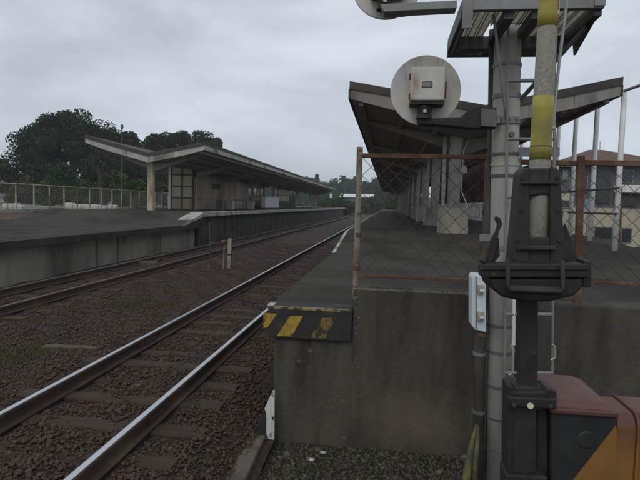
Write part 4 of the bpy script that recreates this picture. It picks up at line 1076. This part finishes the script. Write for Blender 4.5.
# ------------------------------------------------------------------ trees and plants
def leaf_quads(centres, rads, n, size, squash=0.8, shell=0.45):
    k = len(centres)
    idx = RNG.integers(0, k, n)
    d = RNG.normal(size=(n, 3)); d /= np.linalg.norm(d, axis=1)[:, None]
    rr = (shell + (1 - shell) * RNG.random(n) ** 0.6)
    p = centres[idx] + d * (rads[idx] * rr)[:, None] * np.array([1, 1, squash])
    M = rand_rot(n)
    s = size * RNG.uniform(0.6, 1.3, n)
    q = np.array([(-1, -0.55, 0), (1, -0.45, 0), (0.7, 0.55, 0.15), (-0.6, 0.5, -0.15)])
    V = np.einsum('nij,kj->nki', M, q) * s[:, None, None] * 0.5 + p[:, None, :]
    F = np.arange(4 * n).reshape(n, 4)
    return V.reshape(-1, 3), F
def tree(name, base, h, rx, ry, crown_lo, label, cat='tree', leaf='dark', nclump=60, nleaf=14000, size=0.3, group=None, shape='round', trunk_r=0.3, clump=0.2):
    global RNG
    keep, RNG = RNG, np.random.default_rng(sum(ord(c) * (i + 3) for i, c in enumerate(label)) % 99991)
    base = Vector(base)
    t = empty(name, base, label, cat, group)
    cz = (h + crown_lo) / 2; rz = (h - crown_lo) / 2
    cs, rs = [], []
    for i in range(nclump):
        d = RNG.normal(size=3); d /= np.linalg.norm(d)
        u = RNG.uniform(0.55, 0.88) if shape == 'dome' else RNG.uniform(0.45, 0.86)
        if shape == 'round':
            p = np.array([d[0] * rx * u, d[1] * ry * u, cz + d[2] * rz * u])
            r = clump * (rx + rz) * 0.5 * RNG.uniform(0.7, 1.35)
        elif shape == 'dome':
            p = np.array([d[0] * rx * u, d[1] * ry * u, crown_lo + abs(d[2]) ** 0.8 * (h - crown_lo) * 0.9 * (0.25 + 0.75 * u / 0.86)])
            r = clump * (rx + rz) * 0.5 * RNG.uniform(0.7, 1.35)
        else:
            v = RNG.random() ** 0.8
            a = RNG.uniform(0, 6.283); q = (1 - v) * 0.85 + 0.06
            p = np.array([math.cos(a) * rx * q * u, math.sin(a) * ry * q * u, crown_lo + v * (h - crown_lo) * 0.97])
            r = clump * rx * (0.55 + 0.7 * (1 - v)) * RNG.uniform(0.8, 1.2)
        cs.append(p); rs.append(r)
    V, F = leaf_quads(np.array(cs), np.array(rs), nleaf, size)
    V[:, 2] = np.maximum(V[:, 2], 0.02)
    np_mesh('crown', V, F, 'leaf_' + leaf, parent=t)
    mb = MB()
    mb.path([base + Vector((0, 0, -0.1)), base + Vector((0.1, 0, h * 0.25)), base + Vector((0.0, 0.1, h * 0.55)), base + Vector((0.1, 0, h * 0.82))], [trunk_r * 1.2, trunk_r, trunk_r * 0.6, trunk_r * 0.15], 8)
    for i in range(8):
        q = Vector(cs[int(RNG.integers(0, nclump))])
        st_ = base + Vector((0, 0, h * RNG.uniform(0.2, 0.5)))
        mb.path([st_, (st_ + base + q) / 2 + Vector((0, 0, 0.3)), base + q], [trunk_r * 0.45, trunk_r * 0.3, trunk_r * 0.08], 6)
    mb.build('trunk', 'bark', t)
    RNG = keep
    return t
def at_px(px, Y): return P(px, 210, Y).x
G1 = 'trees behind the left platform'
tree('broadleaf_tree', (at_px(73, 62), 62, 0.95), P(70, 104, 62).z - 0.95, 8.0, 8.0, 0.3, 'huge dark round-crowned tree behind the left fence', leaf='dark', nclump=190, nleaf=80000, size=0.27, group=G1, shape='dome', trunk_r=0.5, clump=0.19)
tree('broadleaf_tree', (at_px(118, 66), 66, 0.95), P(118, 122, 66).z - 0.95, 4.4, 3.6, 0.5, 'dark tree joining the right flank of the huge round tree', leaf='dark', nclump=50, nleaf=22000, size=0.27, group=G1, shape='dome', clump=0.25)
tree('broadleaf_tree', (at_px(163, 72), 72, 0.95), P(165, 127, 72).z - 0.95, 4.6, 4.0, 1.0, 'dark tree rising above the canopy valley', leaf='dark', nclump=60, nleaf=26000, size=0.27, group=G1, clump=0.24)
tree('broadleaf_tree', (at_px(190, 74), 74, 0.95), P(190, 124, 74).z - 0.95, 4.0, 3.6, 1.0, 'dark tree peeking over the near end of the left canopy roof', leaf='dark', nclump=55, nleaf=22000, size=0.27, group=G1, clump=0.24)
tree('broadleaf_tree', (at_px(201, 79), 79, 0.95), P(201, 128, 79).z - 0.95, 3.2, 3.2, 1.0, 'dark tree filling the gap right of the canopy valley trees', leaf='dark', nclump=50, nleaf=20000, size=0.27, group=G1, clump=0.26)
tree('broadleaf_tree', (at_px(213, 84), 84, 0.95), P(211, 130, 82).z - 0.95, 2.6, 3.0, 1.0, 'small tree top just above the left canopy fascia', leaf='dark', nclump=40, nleaf=16000, size=0.27, group=G1, clump=0.26)
tree('broadleaf_tree', (at_px(-6, 55), 55, 0.95), P(0, 154, 55).z - 0.95, 1.7, 2.0, 0.4, 'dark tree cut by the left edge of the photo', leaf='olive', nclump=36, nleaf=8000, size=0.3, group=G1, clump=0.28)
tree('broadleaf_tree', (at_px(30, 52), 52, 0.95), P(30, 178, 52).z - 0.95, 2.6, 2.4, 0.2, 'low olive bush mass left of the bright green shrub', 'shrub', leaf='olive', nclump=40, nleaf=8000, size=0.26, group=G1, shape='dome', clump=0.3, trunk_r=0.1)
tree('green_shrub', (at_px(62, 48), 48, 0.95), P(62, 159, 48).z - 0.95, 1.75, 1.7, 0.2, 'bright green rounded shrub in front of the huge tree', 'shrub', leaf='mid', nclump=40, nleaf=9000, size=0.22, group=G1, shape='dome', clump=0.28, trunk_r=0.1)
for px, py, Y, rx, lb, lf in [(86, 176, 46, 1.7, 'low green bush just right of the rounded shrub', 'mid'), (112, 168, 50, 2.0, 'spreading bush behind the lamp pole', 'olive'), (135, 178, 48, 1.9, 'bush left of the first canopy post', 'mid'), (163, 180, 52, 2.0, 'bush seen between first canopy post and lattice screen', 'olive'),
                              (200, 186, 66, 3.0, 'dark bush behind the waiting room end', 'dark')]:
    tree('bush', (at_px(px, Y), Y, 0.95), P(px, py, Y).z - 0.95, rx, 1.6, 0.1, lb, 'shrub', leaf=lf, nclump=26, nleaf=5500, size=0.22, shape='dome', clump=0.32, trunk_r=0.08, group=G1)
# far end shrubs and hill wood
tree('bush', (at_px(336, 105), 105, -0.4), P(336, 198, 105).z + 0.4, 4.0, 3.0, 0.1, 'pale green bank of bushes beyond the end of the left platform', 'shrub', leaf='mid', nclump=40, nleaf=7000, size=0.4, shape='dome', clump=0.3, trunk_r=0.1)
tree('bush', (at_px(352, 125), 125, -0.4), P(352, 200, 125).z + 0.4, 4.5, 3.0, 0.1, 'dull bushes left of the corner post near the far track', 'shrub', leaf='olive', nclump=40, nleaf=7000, size=0.4, shape='dome', clump=0.3, trunk_r=0.1)
tree('bush', (at_px(372, 130), 130, -0.4), P(372, 196, 130).z + 0.4, 3.5, 3.0, 0.1, 'dark bush seen through the fence mesh at the platform far end', 'shrub', leaf='olive', nclump=40, nleaf=6000, size=0.4, shape='dome', clump=0.3, trunk_r=0.1)
tree('bush', (at_px(394, 140), 140, -0.4), P(394, 188, 140).z + 0.4, 2.6, 3.0, 0.1, 'tall bush at the far end under the right canopy', 'shrub', leaf='olive', nclump=40, nleaf=6000, size=0.4, shape='dome', clump=0.3, trunk_r=0.1)

hx = np.linspace(-240, 60, 40)
mb = MB()
for j, y in enumerate(np.linspace(170, 330, 14)):
    for x in hx:
        mb.v.append((x, y, -1 + 7.5 * math.sin(math.pi * j / 13) * (0.55 + 0.45 * math.sin(x * 0.028 + 0.6))))
for j in range(13):
    for i in range(39):
        a = j * 40 + i; mb.f.append((a, a + 1, a + 41, a + 40))
tag(mb.build('hill', 'ground', smooth=True), kind='structure')
cs, rs = [], []
for px in np.arange(190, 420, 2.1):
    for rep in range(2):
        Y = RNG.uniform(185, 260)
        py_top = 182 + 2.0 * math.sin(px * 0.16) + RNG.uniform(-3, 3)
        if px < 300: py_top = 184
        c = P(px + RNG.uniform(-1, 1), py_top, Y)
        conifer = RNG.random() < 0.3
        hh = c.z + 0.5
        rad = 2.2 if conifer else 3.4
        for k in range(16):
            v = RNG.random()
            a = RNG.uniform(0, 6.283)
            q = rad * ((1 - v) * 0.9 + 0.1 if conifer else math.sqrt(max(0.05, 1 - (2 * v - 1) ** 2))) * RNG.uniform(0.3, 0.8)
            cs.append((c.x + math.cos(a) * q, Y + math.sin(a) * q, c.z - (1 - v) * min(hh, 11))); rs.append(rad * 0.42)
V, F = leaf_quads(np.array(cs), np.array(rs), 110000, 0.7)
o = np_mesh('far_wood', V, F, 'leaf_far', 'stuff'); tag(o, 'dark wooded hillside beyond the far ends of the platforms', 'wood')
G2 = 'tall trees standing out on the wooded hill'
for px, py, lb in [(317, 173, 'leftmost tall tree standing out above the far wooded hill'), (344, 175.5, 'tall tree left of the rusty corner post on the far hill'), (355, 176, 'tall tree hidden partly by the rusty corner post on the far hill'), (373, 181, 'rightmost tall tree on the far hill, seen through the mesh')]:
    Y = 210
    c = P(px, py, Y)
    tree('conifer_tree', (c.x, Y, 2.0), c.z - 2.0, 2.3, 2.3, 1.0, lb, leaf='far', nclump=44, nleaf=7000, size=0.55, shape='cone', clump=0.42, group=G2, trunk_r=0.2)
# white roofed shed and signboard far away
t = empty('white_shed', P(354, 205, 150), 'long white-roofed shed far away beside the wooded hill', 'building')
q0, q1 = P(341, 205, 150), P(372, 205, 150)
box(q0.x, q1.x, 150, 158, -0.4, P(350, 197.5, 150).z).build('wall', 'grey_wall', t)
MB().prism([(q0.x - 0.4, 149.5, P(350, 197.5, 150).z), (q1.x + 0.4, 149.5, P(350, 197.5, 150).z), (q1.x + 0.4, 153.5, P(350, 194, 150).z), (q0.x - 0.4, 153.5, P(350, 194, 150).z)], (0, 0, 0.12)).build('roof', 'white_paint', t)
q = P(331, 197.5, 104)
t = empty('signboard', (q.x, 104, -0.4), 'small white square board on a post past the left platform end', 'sign')
MB().tube((q.x, 104, -0.4), (q.x, 104, q.z), 0.06, 6).build('post', 'galvanised_dull', t)
box(q.x - 0.28, q.x + 0.28, 103.9, 103.95, q.z - 0.1, q.z + 0.75).build('board', 'white_paint', t)
# fallback: small far signal
q = P(342, 195, 112)
t = empty('track_signal', (q.x, 112, -0.4), 'tiny dark track signal post with green lens beyond the left platform', 'signal')
MB().tube((q.x, 112, -0.4), (q.x, 112, q.z + 0.3), 0.08, 8).build('post', 'conduit', t)
box(q.x - 0.3, q.x + 0.3, 111.9, 112.1, q.z - 0.3, q.z + 0.6).build('head', 'black_metal', t)
gm = bpy.data.materials.new('green_lens'); gm.use_nodes = True
gm.node_tree.nodes['Principled BSDF'].inputs['Base Color'].default_value = (0.05, 0.5, 0.35, 1)
gm.node_tree.nodes['Principled BSDF'].inputs['Emission Color'].default_value = (0.1, 0.9, 0.6, 1)
gm.node_tree.nodes['Principled BSDF'].inputs['Emission Strength'].default_value = 0.5
MATS['green_lens'] = gm
MB().tube((q.x, 111.9, q.z + 0.2), (q.x, 111.86, q.z + 0.2), 0.16, 12).build('lens', 'green_lens', t)

# lamp pole and timber stump behind the left fence
q = PZ(121.5, 207, 1.0); Yl = 40.0
x0 = P(121.5, 205, Yl).x
t = empty('lamp_pole', (x0, Yl, 1.0), 'slim dark lamp pole in front of the big tree, above the left canopy wing', 'lamp post')
top = P(122, 128, Yl)
MB().tube((x0, Yl, 1.0), (top.x, Yl, top.z), 0.06, 8, 0.045).build('pole', 'conduit', t)
MB().path([top - Vector((0, 0, 0.1)), top + Vector((0, 0, 0.05)), top + Vector((0, 0, 0.2)), top + Vector((0, 0, 0.3))], [0.06, 0.11, 0.11, 0.05], 10).build('lamp_head', 'galvanised_dull', t, smooth=True)
x0 = P(102, 206, 38).x; tp = P(99, 168, 38)
t = empty('timber_stump', (x0, 38, 1.0), 'bare leaning grey tree stump behind the left fence', 'stump')
MB().path([(x0, 38, 0.95), (x0 - 0.05, 38, 1.9), (tp.x + 0.05, 38, tp.z - 0.7), (tp.x, 38, tp.z)], [0.2, 0.15, 0.11, 0.07], 8).build('trunk', 'wood', t)
MB().path([(x0 - 0.05, 38, 2.0), (x0 + 0.3, 38.1, 2.5)], [0.08, 0.04], 6).build('branch', 'wood', t)
# low white block walls in the yard and a sheeted heap
for px0, px1, Y, h, lb in [(66, 118, 36, 0.4, 'low white block wall in the yard behind the fence'), (5, 24, 30, 0.35, 'short cream block wall in the yard at far left')]:
    a, b = P(px0, 203, Y).x, P(px1, 203, Y).x
    t = empty('block_wall', ((a + b) / 2, Y, 1.0), lb, 'wall')
    n_ = max(4, int((b - a) / 0.62))
    for k in range(n_):
        u0, u1 = a + (b - a) * k / n_, a + (b - a) * (k + 0.93) / n_
        MB().box(u0, u1, Y - 0.2 + random.uniform(-0.04, 0.04), Y + 0.2, 1.0, 1.0 + h * random.uniform(0.75, 1.05)).build('block', 'column_paint', t, bevel=0.05)

# ------------------------------------------------------------------ houses behind the right platform
YH = 36.0
hs_ = empty('brown_roof_house', (P(612, 230, YH).x, YH, -0.4), 'two-storey cream and dark house with brown hipped roof behind the right platform', 'house')
hx0, hx1 = P(568, 220, YH).x, P(668, 220, YH).x
ze_, zm, zt_ = P(600, 163, YH).z, P(600, 208, YH).z, P(605, 150, YH + 4).z
box(hx0, hx1, YH, YH + 8, -0.4, zm).build('lower_wall', 'cream_wall', hs_)
box(hx0 + 0.02, hx1 - 0.02, YH + 0.05, YH + 8, zm, ze_).build('upper_wall', 'grey_wall', hs_)
MB().add([(hx0 - 0.5, YH - 0.5, ze_), (hx1 + 0.5, YH - 0.5, ze_), (hx1 + 0.5, YH + 8.5, ze_), (hx0 - 0.5, YH + 8.5, ze_), (hx0 + 2.4, YH + 4, zt_), (hx1 - 2.6, YH + 4, zt_)],
         [(0, 1, 5, 4), (1, 2, 5), (2, 3, 4, 5), (3, 0, 4), (3, 2, 1, 0)]).build('roof', 'roof_brown', hs_)
box(hx0 - 0.5, hx1 + 0.5, YH - 0.56, YH - 0.503, ze_ - 0.14, ze_ + 0.02).build('gutter', 'galvanised_dull', hs_)
MB().tube((P(600, 150, YH + 4).x, YH + 4, zt_ - 0.1), (P(600, 143, YH + 4).x, YH + 4, zt_ + 0.6), 0.025, 6).build('aerial', 'galvanised', hs_)
def win(px0, py0, px1, py1, root, Y, glass='glass_dark', fr='galvanised'):
    a, b = P(px0, py1, Y), P(px1, py0, Y)
    wn_ = box(a.x, b.x, Y - 0.06, Y + 0.1, a.z, b.z).build('window', fr, root)
    n_ = 2 if b.x - a.x > 1.2 else 1
    for k in range(n_):
        wv = (b.x - a.x - 0.08) / n_
        box(a.x + 0.06 + k * wv, a.x + 0.02 + (k + 1) * wv, Y - 0.068, Y - 0.05, a.z + 0.06, b.z - 0.06).build('pane', glass, wn_)
win(596, 175, 611, 203, hs_, YH, fr='window_frame'); win(617, 170, 634, 183, hs_, YH); win(617, 196, 636, 206, hs_, YH, fr='window_frame'); win(579, 176, 588, 192, hs_, YH)
win(593, 227, 613, 240, hs_, YH); win(620, 228, 632, 243, hs_, YH)
a, b = P(613, 193, YH), P(645, 186, YH)
box(a.x, b.x, YH - 0.9, YH - 0.07, a.z, b.z).build('balcony', 'white_paint', hs_, bevel=0.05)
YH2 = 30.0
h2 = empty('grey_house', (P(553, 225, YH2).x, YH2, -0.4), 'dark grey-walled house seen between the barrier arm and the rusty post', 'house')
gx0, gx1 = P(528, 220, YH2).x, P(573, 220, YH2).x
gz, gm_ = P(560, 167, YH2).z, P(560, 193, YH2).z
box(gx0, gx1, YH2, YH2 + 5, -0.4, gm_).build('lower_wall', 'cream_wall', h2)
box(gx0 + 0.01, gx1 - 0.01, YH2 + 0.02, YH2 + 5, gm_, gz).build('upper_wall', 'grey_wall', h2)
MB().add([(gx0 - 0.3, YH2 - 0.3, gz), (gx1 + 0.3, YH2 - 0.3, gz), (gx1 + 0.3, YH2 + 5.3, gz), (gx0 - 0.3, YH2 + 5.3, gz), ((gx0 + gx1) / 2, YH2 + 2.5, gz + 0.5)],
         [(0, 1, 4), (1, 2, 4), (2, 3, 4), (3, 0, 4), (3, 2, 1, 0)]).build('roof', 'roof_dark', h2)
win(560, 200, 571, 208, h2, YH2); win(562, 170, 568, 180, h2, YH2, 'galvanised')
a = P(588, 208, 26)
t = empty('small_sign', (a.x, 26, -0.4), 'small light blue sign on a post right of the rusty fence post', 'sign')
MB().tube((a.x, 26, -0.4), (a.x, 26, a.z + 0.4), 0.03, 6).build('post', 'galvanised', t)
box(a.x - 0.16, a.x + 0.16, 25.95, 25.97, a.z - 0.1, a.z + 0.4).build('board', 'tint_blue', t)
a = P(619, 245, 22)
t = empty('brown_post', (P(619, 245, 22).x, 22, -0.4), 'slim brown post with a pale cap between the white eave posts', 'post')
MB().tube((a.x, 22, -0.4), (P(619.5, 189, 22).x, 22, P(619.5, 189, 22).z), 0.1, 8).build('shaft', 'rust', t)
cpt = P(619.5, 188, 22)
box(cpt.x - 0.2, cpt.x + 0.2, 21.9, 22.1, cpt.z, cpt.z + 0.06).build('cap', 'white_paint', t)

# ------------------------------------------------------------------ weeds
def grass(name, px, py, z, rx, ry, n, h, label, leaf='grass'):
    c = PZ(px, py, z)
    a = RNG.uniform(0, 6.283, n); r = np.sqrt(RNG.random(n)) * RNG.uniform(0.3, 1, n)
    b = np.stack([c.x + rx * r * np.cos(a), c.y + ry * r * np.sin(a), np.full(n, z)], 1)
    b[:, :2] += 0.25 * np.stack([np.sin(b[:, 1] * 9 + b[:, 0] * 4), np.cos(b[:, 0] * 11)], 1) * min(rx, ry) * 0.6
    hh = h * RNG.uniform(0.25, 1.2, n) ** 1.4; ww = 0.002 + 0.003 * RNG.random(n)
    d = RNG.uniform(0, 6.283, n); lean = hh * RNG.uniform(0.2, 0.9, n)
    side = np.stack([-np.sin(d), np.cos(d), 0 * d], 1) * ww[:, None]
    tip = b + np.stack([np.cos(d) * lean, np.sin(d) * lean, hh], 1)
    V = np.stack([b - side, b + side, tip], 1).reshape(-1, 3)
    o = np_mesh(name, V, np.arange(3 * n).reshape(n, 3), 'leaf_' + leaf, 'stuff')
    tag(o, label, 'grass')
grass('weeds', 140, 305, -0.2, 1.0, 0.6, 3200, 0.05, 'dull green weed patch between the two tracks')
grass('weeds', 38, 311, -0.2, 0.25, 0.3, 500, 0.07, 'small pale weed tuft beside the farther track')
grass('weeds', 14, 352, -0.2, 1.3, 0.7, 5200, 0.032, 'sparse grass on the ballast at the left edge of the photo')
grass('weeds', 25, 295, -0.19, 0.35, 1.2, 900, 0.05, 'thin grass between the farther rails at left')
grass('weeds', 300, 470, -0.42, 0.55, 0.25, 700, 0.012, 'short moss and grass on the gravel near the white pebble', 'olive')

hz = MB().box(-720, 720, -80, 1520, -1.5, 32).build('haze', 'ground')
hz.data.materials.clear()
hm = bpy.data.materials.new('haze'); hm.use_nodes = True
hm.node_tree.nodes.clear()
ho = hm.node_tree.nodes.new('ShaderNodeOutputMaterial'); hv = hm.node_tree.nodes.new('ShaderNodeVolumePrincipled')
hv.inputs['Color'].default_value = (0.9, 0.93, 0.97, 1); hv.inputs['Density'].default_value = 0.0007
hm.node_tree.links.new(hv.outputs[0], ho.inputs['Volume'])
hz.data.materials.append(hm)
tag(hz, kind='stuff')

for o in bpy.data.objects:
    if '_w' in o: del o['_w']
scene.render.engine = 'CYCLES'
